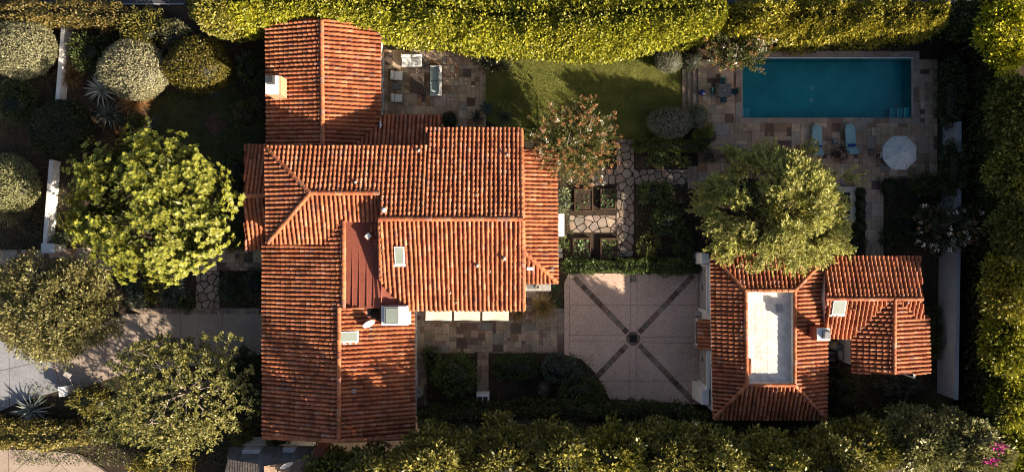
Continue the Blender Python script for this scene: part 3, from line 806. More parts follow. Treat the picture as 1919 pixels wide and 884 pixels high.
def stairs(name, label, x0, x1, y0, y1, n, mat='paver'):
    """risers climbing towards +x, each tread a slab on a block"""
    root = thing(name, tuple(W((x0 + x1) / 2, (y0 + y1) / 2, 0)), label, 'steps')
    for k in range(n):
        xa = x0 + (x1 - x0) * k / n; zt = TZ * (k + 1) / (n + 1); a, b = W(xa, y0, zt), W(x1, y1, zt); mb = MB()
        m = 4
        for i in range(m):
            ya, yb = a.y + (b.y - a.y) * i / m, a.y + (b.y - a.y) * (i + 1) / m
            mb.box((a.x + b.x) / 2, (ya + yb) / 2, 0 if k == 0 else TZ * k / (n + 1), zt, b.x - a.x, abs(yb - ya) - .006, 0, vary((.33, .25, .19), .12), 1, .015)
        mb.build('step', mat, root)
stairs('garden_steps', 'stone steps climbing from the sunlit lawn to the pool terrace', 1279, 1309, 130, 216, 3)
stairs('garden_steps', 'stone steps at the right end of the crazy paved garden path', 1290, 1311, 311, 354, 2)

# ------------------------------------------------------------------ main house
house = thing('main_house', tuple(W(700, 480, 0)), 'large white house under rambling orange clay tile roofs, in the middle', 'house')
def fp(x0, y0, x1, y1, z): return rect(x0, y0, x1, y1, z)
R = {}
R['N1'] = roof_slope(house, [(501, 276, 6.0), (799, 276, 6.0), (799, 242, 5.6), (977, 242, 5.6), (980, 410, 7.6), (712, 410, 7.6), (712, 362, 7.04), (582, 362, 7.04)], (0, 1))
R['HW'] = roof_slope(house, [(500, 279, 5.97), (582, 362, 7.04), (503, 455, 5.95)], (-1, 0))
R['HS'] = roof_slope(house, [(582, 362, 7.04), (712, 362, 7.04), (712, 413, 6.45), (645, 413, 6.45), (612, 455, 5.98), (503, 455, 5.98)], (0, -1))
R['S1'] = roof_slope(house, [(712, 410, 7.6), (980, 410, 7.6), (982, 580, 5.6), (764, 580, 5.6), (714, 527, 6.26)], (0, -1))
R['SW'] = roof_slope(house, [(495, 455, 4.5), (612, 455, 6.03), (645, 413, 6.45), (645, 577, 6.45), (636, 577, 6.35), (636, 825, 6.35), (495, 818, 4.5)], (-1, 0))
R['SE'] = roof_slope(house, [(636, 577, 6.35), (686, 577, 5.81), (686, 592, 5.81), (714, 604, 5.5), (714, 577, 5.5), (776, 577, 4.85), (777, 820, 4.85), (636, 825, 6.35)], (1, 0))
R['NW'] = roof_slope(house, [(501, 40, 3.2), (603, 36, 4.58), (605, 279, 4.58), (503, 279, 3.2)], (-1, 0.03))
R['NE'] = roof_slope(house, [(603, 36, 4.58), (713, 40, 3.35), (713, 237, 3.35), (655, 279, 4.0), (605, 279, 4.58)], (1, 0))
R['NL'] = roof_slope(house, [(713, 217, 3.3), (829, 217, 3.3), (829, 279, 4.07), (655, 279, 4.07), (713, 236, 3.53)], (0, 1))
R['BN'] = roof_slope(house, [(460, 273, 3.8), (508, 273, 3.8), (508, 367, 4.95), (458, 367, 4.95)], (0, 1))
R['BS'] = roof_slope(house, [(458, 367, 4.95), (508, 367, 4.95), (508, 467, 3.8), (462, 467, 3.8)], (0, -1))
R['EE'] = roof_slope(house, [(976, 282, 4.35), (1042, 282, 3.5), (1045, 528, 3.5), (983, 472, 4.35), (976, 472, 4.4)], (1, 0))
R['ES'] = roof_slope(house, [(983, 472, 4.35), (1045, 529, 3.5), (976, 530, 3.5), (976, 472, 4.35)], (0, -1))
for a, b in (((582, 362, 7.1), (501, 278, 6.02)), ((582, 362, 7.1), (503, 455, 6.02)), ((712, 362, 7.1), (582, 362, 7.1)), ((980, 410.5, 7.66), (711, 410.5, 7.66)),
             ((636, 577, 6.42), (636, 825, 6.42)), ((645, 415, 6.5), (645, 576, 6.5)), ((604, 40, 4.65), (605.5, 276, 4.65)), ((509, 367, 5.0), (457, 367, 5.0)), ((983, 472, 4.42), (1045, 529, 3.56)),
             ((980, 408, 7.56), (977, 243, 5.6)), ((980, 413, 7.56), (982, 579, 5.6)), ((712.5, 413, 7.5), (714, 524, 6.26)), ((776, 819, 4.85), (636, 825, 6.40)), ((495, 818, 4.5), (636, 825, 6.40))):
    ridge(house, a, b, .15)
fps = [('N1', fp(722, 256, 966, 500, 5.6)), ('S1', fp(722, 300, 966, 566, 5.6)), ('N1', fp(514, 290, 730, 450, 6)), ('HW', fp(514, 290, 730, 450, 6)), ('HS', fp(514, 290, 730, 450, 6)), ('SW', fp(508, 448, 640, 808, 4.7)), ('SE', fp(630, 570, 764, 806, 4.8)),
       ('NW', fp(513, 46, 700, 290, 3.5)), ('NE', fp(513, 46, 700, 290, 3.5)), ('NL', fp(690, 230, 816, 285, 3.6)), ('BN', fp(471, 285, 515, 456, 3.8)), ('BS', fp(471, 285, 515, 456, 3.8)), ('EE', fp(950, 294, 1031, 516, 3.5)), ('ES', fp(950, 294, 1031, 516, 3.5))]
walls(house, [(R[k][:2], f) for k, f in fps])
# flat red valley roof between the wings
mb = MB()
poly = [W(x, y, 6.2) for x, y in ((647, 413), (716, 413), (716, 578), (690, 578), (647, 578))]
mb.prism([(p.x, p.y) for p in poly], 4.2, lambda x, y: 6.12 + .02 * y)
a, b, c = W(715, 526, 6.22), W(762, 579, 5.62), W(715, 579, 5.9)
mb.prism([(p.x, p.y) for p in (a, b, c)], 4.6, lambda x, y, P=plane_of([a, b, c]): P[0] * x + P[1] * y + P[2])
fr = mb.build('flat_roof', 'red_roof', house)
mb = MB(); 
for x in (661, 674, 688, 701): 
    p, q = W(x, 415, 6.13), W(x, 576, 6.0); mb.box((p.x + q.x) / 2, (p.y + q.y) / 2, 5.9, 6.125 + .02 * p.y - .03, .03, p.y - q.y)
mb.tube([W(715, 526, 6.32), W(715, 572, 6.2)], [.05, .05], 6); mb.build('roof_seam', 'red_roof', fr)
mb = MB()   # upper block's west gable wall above the flat roof is plastered; a terracotta vent box and loose spare tiles lie on it
p = W(693, 443, 6.3); mb.box(p.x, p.y, 5.9, 6.62, .36, .46, -.75); v = mb.build('roof_vent_box', 'brick', house)
mb = MB(); mb.box(p.x - .02, p.y + .03, 6.62, 6.70, .30, .34, -.75); mb.build('lid', 'white_paint', v)
TL = ('topmost pair against the gable, inner one', 'topmost pair against the gable, outer one', 'third from the top of the pile', 'upper of the crosswise tiles', 'middle of the crosswise tiles', 'lowest of the crosswise tiles', 'lying apart from the pile, near the vent box', 'tucked against the gable wall')
for i, (x, y, rz) in enumerate(((703, 424, .05), (709, 421, .1), (704, 434, -.05), (706, 449, 1.5), (708, 456, 1.6), (709, 463, 1.5), (696, 428, .1), (710.5, 435, 0))):
    p = W(x, y, 6.2); d = Vector((math.sin(rz), math.cos(rz), 0)) * .24; mb = MB(); V = []
    for e in (-1, 1):
        for q in range(7):
            an = PI * q / 6; t_ = Vector((d.y, -d.x, 0)).normalized(); V.append(p + d * e + t_ * .1 * math.cos(an) + Vector((0, 0, .1 * math.sin(an) - .06)))
    mb.mesh(V, [(q, q + 1, 8 + q, 7 + q) for q in range(6)], tilecol(), True); mb.mesh([v - Vector((0, 0, .015)) for v in V], [(q, 7 + q, 8 + q, q + 1) for q in range(6)], (.2, .06, .03), True)
    tag(mb.build('roof_tile', 'tile', None, tuple(p)), 'loose spare clay tile on the flat red roof, ' + TL[i], 'roof tile', 'spare tiles left on the red roof')
# skylights
skylight(house, 740, 462, 758.5, 496, 7.0, R['S1'][1], .22)
skylight(house, 640, 620, 672, 640, 6.1, R['SE'][1], .2)
mb = MB(); a, b = W(716, 572, 6.3), W(755, 611, 6.3); cx, cy = (a.x + b.x) / 2, (a.y + b.y) / 2
mb.box(cx + .12, cy, 4.6, 6.3, b.x - a.x + .5, a.y - b.y + .05, 0, (.5,) * 3, .9, .02); box = mb.build('skylight', 'white_paint', house)
mb = MB(); a, b = W(719, 573, 6.5), W(747, 607, 6.5); cx, cy = (a.x + b.x) / 2, (a.y + b.y) / 2
mb.box(cx, cy, 6.25, 6.48, b.x - a.x, a.y - b.y, 0, (.5,) * 3, .93); mb.build('frame', 'grey_metal', box)
mb = MB(); mb.box(cx + .05, cy - .03, 6.47, 6.50, (b.x - a.x) * .76, (a.y - b.y) * .80); mb.build('pane', 'pane', box)
# chimney of the north wing
c = W(511, 160, 5.0); mb = MB(); mb.box(c.x + .12, c.y, 2.6, 5.0, .98, 1.36, 0, (.5,) * 3, .93); ch = mb.build('chimney', 'tan', house)
mb = MB(); mb.box(c.x + .0, c.y, 5.0, 5.12, .86, 1.25); mb.build('crown_slab', 'white_paint', ch)
c2 = W(507, 149, 5.3); mb = MB(); mb.box(c2.x, c2.y, 5.12, 5.5, .5, .6, 0, (.5,) * 3, .8); mb.build('chimney_cap', 'dark_metal', ch)
# vents
for x, y, z, h, r in ((668, 342, 6.75, .35, .09), (895, 497, 6.65, .4, .08), (945, 484, 6.8, .42, .11), (951, 291, 6.2, .34, .07), (786, 283, 6.15, .34, .07), (893, 366, 7.05, .2, .06), (845, 547, 6.0, .2, .05), (856, 566, 5.75, .2, .05), (919, 508, 6.45, .18, .06)):
    vent(house, x, y, z, h, r)
vent(house, 722, 394, 7.4, .34, .1, 'white_paint', True)
p = W(820, 382, 7.25); mb = MB(); mb.tube([p - Vector((0, 0, .2)), p + Vector((0, 0, 1.05))], [.022, .016], 6); mb.build('aerial_mast', 'dark_metal', house)
mb = MB(); p = W(994, 503, 3.95); mb.box(p.x, p.y, 3.7, 4.15, .46, .2); mb.build('roof_vent_box', 'white_paint', house)
mb = MB(); p = W(1036, 503, 3.7); mb.box(p.x, p.y, 3.5, 3.82, .2, .16); mb.build('roof_vent_box', 'grey_metal', house)
mb = MB(); p = W(664, 732, 6.1); mb.box(p.x, p.y, 5.9, 6.2, .28, .24); mb.build('roof_vent_box', 'stone_cap', house)
# gutters and downpipe
mb = MB()
for a, b in (((500, 276, 5.86), (798, 276, 5.86)), ((799, 241.5, 5.46), (978, 241.5, 5.46)), ((766, 580.5, 5.46), (982, 580.5, 5.46)), ((777.5, 585, 4.72), (777.5, 819, 4.72)), ((713.5, 60, 3.2), (713.5, 236, 3.2)), ((460, 272.5, 3.64), (500, 272.5, 3.64)), ((1045.5, 284, 3.36), (1045.5, 528, 3.36)), ((984, 531, 3.36), (1044, 531, 3.36))):
    mb.tube([W(*a), W(*b)], [.06, .06], 6)
mb.build('gutter', 'dark_metal', house)
mb = MB(); mb.tube([W(713, 226, 3.5), W(714, 236, 3.75), W(712, 240, 3.7)], [.06, .07, .06], 6); mb.build('gutter_spout', 'white_paint', house)
# wall openings (seen when stepping aside)
wl = lambda x, y, z: tuple(W(x, y, z))[:2]
for x in (760, 830, 900): wall_window(house, wl(x, 566, 5.6), (0, -1), 1.7, 2.2, .35)
for x in (860, 930): wall_window(house, wl(x, 256, 5.6), (0, 1), 1.1, 1.3, 3.3)
for y in (340, 390, 480): wall_window(house, wl(1031, y, 3.5), (1, 0), 1.0, 1.5, 1.0)
for y in (520, 600, 700): wall_window(house, wl(508, y, 4.7), (-1, 0), 1.1, 1.4, 1.2)
for y in (110, 170): wall_window(house, wl(700, y, 3.5), (1, 0), 1.6, 2.1, .2)
for y in (650, 730): wall_window(house, wl(764, y, 4.8), (1, 0), 1.1, 1.4, 1.1)
# three cream awnings over the south windows
for x0, x1 in ((798.5, 847.5), (852, 900.5), (905, 954)):
    a0, a1, b0, b1 = W(x0, 579, 4.7), W(x1, 579, 4.7), W(x0 - .5, 601, 4.15), W(x1 - .5, 601, 4.15); mb = MB(); n = 8
    top = [a0 + (a1 - a0) * k / n for k in range(n + 1)]; bot = [b0 + (b1 - b0) * k / n + Vector((0, 0, -.05 * math.sin(PI * k / n))) for k in range(n + 1)]
    mid = [(p + q) / 2 - Vector((0, 0, .05 + .04 * math.sin(PI * k / n * 2))) for k, (p, q) in enumerate(zip(top, bot))]
    V = top + mid + bot; m = n + 1
    dn = Vector((0, 0, -.012))
    mb.mesh(V, [(k, k + 1, m + k + 1, m + k) for k in range(n)] + [(m + k, m + k + 1, 2 * m + k + 1, 2 * m + k) for k in range(n)], smooth=True)
    mb.mesh([v + dn for v in V], [(k, m + k, m + k + 1, k + 1) for k in range(n)] + [(m + k, 2 * m + k, 2 * m + k + 1, m + k + 1) for k in range(n)])
    for k in range(n): mb.poly([bot[k], bot[k + 1], bot[k + 1] - Vector((0, 0, .2)), bot[k] - Vector((0, 0, .2))])
    o = mb.build('awning', 'awning', house)
    fr_ = MB(); fr_.tube([b0, b1], [.025, .025], 6)
    for p, q in ((a0, b0), (a1, b1)): fr_.tube([p - Vector((0, 0, .5)), q], [.018, .018], 5)
    fr_.build('awning_frame', 'dark_metal', o)
# little balcony ledge with two urns by the east wing
mb = MB(); a, b = W(984, 531, 2.6), W(1033, 543, 2.6); mb.box((a.x + b.x) / 2, (a.y + b.y) / 2 - .02, 2.2, 2.6, b.x - a.x, a.y - b.y + .1); bal = mb.build('balcony_ledge', 'stone_cap', house)
mb = MB(); a, b = W(987, 533, 2.7), W(1006, 541, 2.7); mb.box((a.x + b.x) / 2, (a.y + b.y) / 2, 2.603, 2.72, b.x - a.x, a.y - b.y); mb.build('grille', 'grey_metal', bal)
for x in (984, 1008):
    p = W(x, 537, 2.7); mb = MB(); mb.lathe((p.x, p.y, 2.6), [(.1, 0), (.13, .04), (.15, .2), (.17, .22), (.12, .21), (.1, .12)], 14); mb.build('urn', 'stone_cap', bal)
mb = MB(); c = W(1050.5, 422, 1.0); mb.box(c.x, c.y, 0, 1.0, .5, 1.58); ld = mb.build('porch_wall', 'plaster', house)
mb = MB(); mb.box(c.x, c.y, 1.0, 1.07, .58, 1.66); mb.build('wall_cap', 'white_paint', ld)
def dish(name, label, x, y, z, r, aim):
    p = W(x, y, z); root = thing(name, tuple(p), label, 'satellite dish'); aim = Vector(aim).normalized()
    mb = MB(); mb.tube([p - Vector((0, 0, .15)), p + Vector((0, 0, .35)), p + Vector((0, 0, .5)) + aim * .05], [.03, .03, .03], 8); mb.build('mast', 'grey_metal', root)
    q = Vector((0, 0, 1)).rotation_difference(aim); c = p + Vector((0, 0, .55)) + aim * .1; mb = MB(); V = []; n = 24; prof = [(.001, 0), (.4, .03), (.75, .09), (1, .16), (.97, .18), (.72, .11), (.38, .055), (.001, .03)]
    for rr, h in prof:
        for k in range(n): t = 2 * PI * k / n; V.append(c + q @ Vector((rr * r * math.cos(t), rr * r * 1.08 * math.sin(t), h * r)))
    mb.mesh(V, [(i * n + k, i * n + (k + 1) % n, (i + 1) * n + (k + 1) % n, (i + 1) * n + k) for i in range(len(prof) - 1) for k in range(n)], smooth=True); mb.build('reflector', 'white_paint', root)
    e = c + q @ Vector((0, -r * .25, r * 1.1)); mb = MB(); mb.tube([c + q @ Vector((0, -r, .16 * r)), e], [.018, .018], 6); mb.tube([e, e + (c - e).normalized() * .16], [.05, .06], 8); mb.build('feed_arm', 'grey_metal', root)
dish('satellite_dish', 'white satellite dish on the tiled main house roof beside the boxed skylight', 693, 601, 5.72, .42, (.45, -.75, .42))

# ------------------------------------------------------------------ pool house and garage
ph = thing('pool_house', tuple(W(1440, 630, 0)), 'smaller white house with a pale flat roof ringed by clay tiles, beside the motor court', 'house')
Q = {}
Q['W'] = roof_slope(ph, [(1333, 478, 3.0), (1397, 543, 3.95), (1400, 721, 3.95), (1338, 783, 3.0)], (-1, 0))
Q['N'] = roof_slope(ph, [(1333, 478, 3.0), (1551, 478, 3.0), (1490, 544, 3.95), (1397, 543, 3.95)], (0, 1))
Q['E'] = roof_slope(ph, [(1490, 544, 3.95), (1551, 480, 3.0), (1547, 783, 3.0), (1490, 721, 3.95)], (1, 0))
Q['S'] = roof_slope(ph, [(1400, 721, 3.95), (1490, 721, 3.95), (1547, 783, 3.0), (1338, 783, 3.0)], (0, -1))
Q['2N'] = roof_slope(ph, [(1549, 482, 3.1), (1725, 482, 3.1), (1729, 560, 4.1), (1549, 560, 4.1)], (0, 1))
Q['2S'] = roof_slope(ph, [(1549, 560, 4.1), (1668, 560, 4.1), (1596, 632, 3.2), (1549, 632, 3.2)], (0, -1))
Q['3W'] = roof_slope(ph, [(1668, 560, 4.1), (1677, 560, 4.15), (1676, 700, 4.15), (1597, 698, 3.2), (1597, 632, 3.2)], (-1, 0))
Q['3E'] = roof_slope(ph, [(1677, 560, 4.15), (1717, 592, 3.55), (1738, 592, 3.2), (1741, 698, 3.2), (1676, 700, 4.15)], (1, 0))
Q['2T'] = roof_slope(ph, [(1677, 560, 4.12), (1729, 560, 4.12), (1731, 594, 3.6), (1717, 594, 3.6)], (0, -1))
for a, b in (((1397, 543.5, 4.0), (1334, 479, 3.06)), ((1490, 544, 4.0), (1551, 480, 3.06)), ((1400, 721, 4.0), (1339, 782, 3.06)), ((1490, 721, 4.0), (1546, 782, 3.06)),
             ((1398, 545, 4.0), (1400, 720, 4.0)), ((1490, 545, 4.0), (1490, 720, 4.0)), ((1397, 543.5, 4.02), (1490, 544, 4.02)), ((1490, 721, 4.02), (1400, 721, 4.02)),
             ((1729, 560, 4.16), (1549, 560, 4.16)), ((1677, 561, 4.2), (1676, 700, 4.2)), ((1550, 482, 3.16), (1550, 632, 3.5))):
    ridge(ph, a, b, .13)
walls(ph, [(Q[k][:2], f) for k, f in (('W', fp(1334, 486, 1536, 772, 3)), ('N', fp(1334, 486, 1536, 772, 3)), ('E', fp(1334, 486, 1536, 772, 3)), ('S', fp(1334, 486, 1536, 772, 3)), ('2N', fp(1530, 493, 1714, 622, 3.1)), ('2S', fp(1530, 493, 1714, 622, 3.1)), ('3W', fp(1609, 560, 1728, 688, 3.2)), ('3E', fp(1609, 560, 1728, 688, 3.2)))])
mb = MB(); P = rect(1397, 543, 1490, 721, 3.95); mb.prism(P, 2.6, 3.60); fl = mb.build('flat_roof', 'white_membrane', ph)
xs = [p[0] for p in P]; ys = [p[1] for p in P]; mb = MB(); x0, x1, y0, y1 = min(xs), max(xs), min(ys), max(ys); t = .14
mb.box(x0 + t / 2, (y0 + y1) / 2, 3.0, 3.97, t, y1 - y0); mb.box(x1 - t / 2, (y0 + y1) / 2, 3.0, 3.97, t, y1 - y0)
mb.box((x0 + x1) / 2, y0 + t / 2, 3.0, 3.965, x1 - x0 - 2 * t, t); mb.box((x0 + x1) / 2, y1 - t / 2, 3.0, 3.965, x1 - x0 - 2 * t, t); mb.build('parapet', 'white_membrane', fl)
mb = MB()
for k in range(1, 4): mb.box(x0 + (x1 - x0) * k / 4, (y0 + y1) / 2, 3.58, 3.606, .05, y1 - y0 - 2 * t - .01)
for k in range(1, 3): mb.box((x0 + x1) / 2, y0 + (y1 - y0) * k / 3, 3.58, 3.609, x1 - x0 - 2 * t - .01, .04)
mb.build('membrane_seams', 'white_membrane', fl)
mb = MB(); p = W(1459, 577, 3.4); mb.box(p.x, p.y, 3.5, 3.72, .42, .5, .08); mb.build('roof_hatch', 'grey_metal', fl); mb = MB(); p = W(1483, 714, 3.4); mb.box(p.x, p.y, 3.5, 3.66, .2, .2); mb.build('roof_drain', 'dark_metal', fl)
mb = MB(); p, q = W(1406, 672, 3.68), W(1406, 700, 3.68); mb.tube([p, q], [.1, .1], 8); mb.build('roof_pipe', 'brick', fl)
f = skylight(ph, 1558, 562, 1582, 589, 3.85, Q['2S'][1], .22)
c = W(1543, 626, 5.1); mb = MB(); mb.box(c.x, c.y, 2.8, 5.1, .74, .72); ch = mb.build('chimney', 'brick', ph)
mb = MB(); mb.box(c.x, c.y, 5.1, 5.2, .86, .84); mb.build('crown_slab', 'white_paint', ch)
mb = MB(); mb.box(c.x + .14, c.y, 5.2, 5.5, .5, .58, 0, (.5,) * 3, .7); mb.build('chimney_cap', 'grey_metal', ch)
vent(ph, 1596, 579, 3.85, .3, .06, 'pot', False, False); vent(ph, 1700, 566, 4.0, .2, .07)
# garage front facing the court
gx = W(1334, 600, 3).x
gw = lambda y: W(1334, y, 2.0).y
for y0, y1 in ((500, 582), (632, 722)):
    ya, yb = gw(y0), gw(y1); mb = MB(); n = 5; zt = 2.25
    for k in range(n): mb.box(gx - .012, (ya + yb) / 2, .06 + k * zt / n, .05 + (k + 1) * zt / n - .02, .07, ya - yb)
    d = mb.build('garage_door', 'stone_cap', ph)
    mb = MB(); mb.box(gx - .06, (ya + yb) / 2, 2.27, 2.42, .22, ya - yb + .36)
    for y in (ya + .09, yb - .09): mb.box(gx - .06, y, .0, 2.268, .2, .17)
    mb.build('frame', 'plaster', d)
    mb = MB(); mb.box(gx - .07, (ya + yb) / 2, .95, 1.02, .05, .4); mb.build('handle', 'dark_metal', d)
mb = MB(); ya, yb = gw(600), gw(650); mb.box(gx - .28, (ya + yb) / 2, .75, 2.15, .6, ya - yb); bay = mb.build('bay_window', 'white_paint', ph)
mb = MB(); mb.box(gx - .575, (ya + yb) / 2, .95, 2.02, .03, ya - yb - .3); mb.build('pane', 'window', bay)
mb = MB(); A = (gx - .75, ya + .14), (gx + .0, ya + .14), (gx + .0, yb - .14), (gx - .75, yb - .14)
mb.prism([*A][::-1], lambda x, y: 2.15 + (x - gx + .75) * .45, lambda x, y: 2.21 + (x - gx + .75) * .45, (.33, .1, .045))
yy = yb - .05
while yy < ya + .1:
    for q in range(2):
        V = []; t_ = tilecol(); s0, s1 = gx - .8 + q * .38, gx - .8 + (q + 1) * .4
        for xx in (s0, s1):
            for k in range(7): an = PI * k / 6; V.append((xx, yy + .095 * math.cos(an), 2.21 + (xx - gx + .75) * .45 + .09 * math.sin(an) + (.02 if xx == s0 else 0)))
        mb.mesh(V, [(k, 7 + k, 8 + k, k + 1) for k in range(6)], t_, True); mb.poly(V[:7], t_)
    yy += .27
mb.build('bay_roof', 'tile', bay)
for y, w_ in ((484, .9), (738, 1.3)): mb = MB(); mb.box(gx - .28, W(1334, y, 1.5).y, 0, 2.5, .62, w_, 0, (.5,) * 3, .8); mb.build('buttress', 'plaster', ph)
for y in (591, 656): mb = MB(); mb.box(gx - .2, gw(y), 0, .55, .42, .35); mb.build('plinth', 'stone_cap', ph)
p = Vector((gx - .1, W(1334, 500, 2.4).y + .35, 2.5)); lamp = MB(); lamp.tube([p, p + Vector((-.22, 0, .05))], [.03, .03], 6); lamp.tube([p + Vector((-.22, 0, .05)), p + Vector((-.25, 0, -.22))], [.06, .09], 8); lamp.build('wall_lantern', 'white_paint', ph)
for x in (1590, 1640, 1690): wall_window(ph, wl(x, 493, 3.1), (0, 1), 1.2, 1.4, .95)
for y in (520, 590, 660): wall_window(ph, wl(1728, y + 40, 3.2), (1, 0), 1.0, 1.3, 1.0)
# yard equipment between the two wings
root = thing('filter_tank', tuple(W(1568, 648, 0)), 'beige round pool filter tank in the dark yard behind the chimney', 'filter tank')
p = W(1568, 648, 1.0); mb = MB(); mb.lathe((p.x, p.y, 0), [(.3, 0), (.34, .1), (.34, .8), (.28, 1.02), (.12, 1.12), (.1, 1.15)], 18); mb.build('tank', 'beige_plastic', root)
mb = MB(); mb.tube([(p.x, p.y, 1.1), (p.x, p.y, 1.25), (p.x + .3, p.y, 1.28), (p.x + .45, p.y - .9, 1.2), (p.x + .4, p.y - 1.3, .4)], [.045] * 5, 8); mb.tube([(p.x - .2, p.y, .5), (p.x - .6, p.y + .1, .6), (p.x - .7, p.y - .5, .6)], [.04] * 3, 8); mb.lathe((p.x, p.y, 1.12), [(.17, 0), (.17, .06), (.05, .08)], 12); mb.build('pipework', 'grey_metal', root)
root = thing('pool_pump', tuple(W(1556, 668, 0)), 'low dark pump on a pad beside the beige filter tank', 'pump'); p = W(1556, 668, .2)
mb = MB(); mb.box(p.x, p.y, 0, .1, .9, .7); mb.build('pad', 'stone_cap', root); mb = MB(); mb.tube([(p.x - .35, p.y, .3), (p.x + .3, p.y, .3)], [.16, .16], 12); mb.lathe((p.x + .35, p.y, .1), [(.16, 0), (.17, .35), (.1, .4)], 12); mb.build('motor', 'dark_metal', root)
mb = MB(); a, b = W(1552, 688, 1.2), W(1596, 688, 1.2)
for k in range(16): mb.box(a.x + (b.x - a.x) * (k + .5) / 16, a.y, 0, 1.3, .09, .03)
mb.box((a.x + b.x) / 2, a.y - .03, .3, .38, b.x - a.x, .03); mb.box((a.x + b.x) / 2, a.y - .03, 1.05, 1.13, b.x - a.x, .03)
tag(mb.build('yard_gate', 'wood', None, (a.x, a.y, 0)), 'low weathered slatted gate closing the filter yard', 'gate')

# ------------------------------------------------------------------ neighbour's house at the bottom edge
nb = thing('neighbour_house', tuple(W(510, 900, 0)), 'grey and tan shingled house corner cut off by the bottom edge', 'house')
A, B, C_, D_, E_ = (496, 872, 5.6), (428, 857, 4.5), (596, 853, 4.6), (428, 838, 3.6), (604, 836, 3.6)
S0, S1, S2 = (575, 1010, 4.6), (500, 1010, 5.6), (400, 1010, 4.3)
def shingle_slope(pts, col, across):
    P = [W(*p) for p in pts]; pl = plane_of(P); Z = lambda x, y: pl[0] * x + pl[1] * y + pl[2]; poly = [(p.x, p.y) for p in P]; mb = MB(); mb.prism(ccw(poly), lambda x, y: Z(x, y) - .22, lambda x, y: Z(x, y) - .01, (.1, .09, .08))
    g = Vector((-pl[0], -pl[1])).normalized() if math.hypot(pl[0], pl[1]) > .01 else Vector(across); u = Vector((-g.y, g.x)); pl2 = [(p[0] * u.x + p[1] * u.y, p[0] * g.x + p[1] * g.y) for p in poly]
    a0, a1 = min(p[0] for p in pl2), max(p[0] for p in pl2); b0, b1 = min(p[1] for p in pl2), max(p[1] for p in pl2); v = b0; r = 0
    while v < b1:
        x = a0 - random.uniform(0, .3)
        while x < a1:
            w_ = random.uniform(.22, .36); q = [(x + .006, v), (x + w_ - .006, v), (x + w_ - .006, v + .2), (x + .006, v + .2)]
            q = [(s * u.x + t * g.x, s * u.y + t * g.y) for s, t in q]; q = clipc(q, poly)
            if area(q) > .003:
                q = ccw(q); mb.poly([(p[0], p[1], Z(p[0], p[1]) + .012 + .02 * ((p[0] * g.x + p[1] * g.y) - v) / .2) for p in q], vary(col, .22, .04))
            x += w_
        v += .2
    mb.build('roof_slope', 'shingle', nb)
shingle_slope([B, A, C_, E_, D_], (.17, .165, .165), (0, 1))
shingle_slope([A, C_, S0, S1], (.34, .235, .165), (1, 0))
shingle_slope([A, S1, S2, B], (.17, .14, .12), (-1, 0))
mb = MB(); mb.prism(fp(440, 846, 590, 1000, 3.6), 0, 3.4); mb.build('wall', 'plaster', nb)
mb = MB(); mb.tube([W(*C_) + Vector((0, 0, .05)), W(*S0) + Vector((0, 0, .05))], [.06, .06], 6); mb.build('gutter', 'white_paint', nb)
mb = MB(); p = W(472, 846, 4.1); mb.box(p.x, p.y, 3.5, 4.25, 1.2, .4); mb.build('roof_vent_box', 'shingle', nb); mb = MB(); p = W(542, 843, 4.1); mb.box(p.x, p.y, 3.5, 4.2, .8, .4); mb.build('roof_vent_box', 'shingle', nb)
p = W(601, 846, 4.6); mb = MB(); mb.box(p.x, p.y, 3.2, 5.0, .7, .7); mb.build('chimney', 'brick', nb)
dish('satellite_dish', "white satellite dish on the neighbour's tan shingles at the bottom edge", 541, 862, 5.05, .45, (.45, -.75, .42))

# ------------------------------------------------------------------ garden walls
def gwall(label, pts, h, th, name='garden_wall', z0=0.0, cap=True, mat='plaster'):
    P = [W(x, y, h) for x, y in pts]; root = thing(name, (P[0].x, P[0].y, z0), label, 'wall'); mb = MB(); cp = MB()
    for a, b in zip(P, P[1:]):
        d = b - a; rz = math.atan2(d.y, d.x); c = (a + b) / 2; mb.box(c.x, c.y, z0 - .1, h - .06, d.length, th, rz)
        if cap: cp.box(c.x, c.y, h - .058, h, d.length + .04, th + .08, rz)
    mb.build('wall', mat, root)
    if cap: cp.build('wall_cap', mat, root)
    return root
gwall('low white garden wall between the pale round shrub and the agaves, its lower end lit', [(119.5, 40), (107, 194)], .9, .2)
gwall('low white garden wall running up from the square pillar at the left entrance', [(96.5, 300), (84, 458)], .9, .22)
p = W(90, 465, 1.35); root = thing('gate_pillar', (p.x, p.y, 0), 'square white gate pillar with a flat cap at the foot of the left garden wall', 'pillar'); mb = MB(); mb.box(p.x, p.y, 0, 1.25, .86, .56); mb.build('post', 'plaster', root); mb = MB(); mb.box(p.x, p.y, 1.25, 1.35, .98, .68); mb.build('pillar_cap', 'white_paint', root)
p = W(118, 733, 1.0); root = thing('gate_pillar', (p.x, p.y, 0), 'small white gate pillar beside the grey driveway apron', 'pillar'); mb = MB(); mb.box(p.x, p.y, 0, .92, .5, .58, .12); mb.build('post', 'plaster', root); mb = MB(); mb.box(p.x, p.y, .92, 1.0, .62, .7, .12); mb.build('pillar_cap', 'white_paint', root)
mb = MB(); a, b = W(128, 703, .9), W(137, 722, .9); mb.tube([a - Vector((0, 0, .9)), a, b], [.03, .03, .03], 6); p = W(126, 702, 1.0); mb.box(p.x, p.y, .9, 1.0, .5, .36, -.5)
tag(mb.build('entry_keypad', 'stone_cap', None, (p.x, p.y, 0)), 'grey entry keypad on a bent post beside the drive', 'keypad')
gwall('tall white boundary wall along the right side, its face bare beside the tiled wing', [(1797, 470), (1793, 748)], 2.1, .2, mat='shaded_stucco')
gwall('white boundary wall glimpsed between dark leaves right of the pool', [(1799, 228), (1798, 469)], 2.1, .2, mat='shaded_stucco')

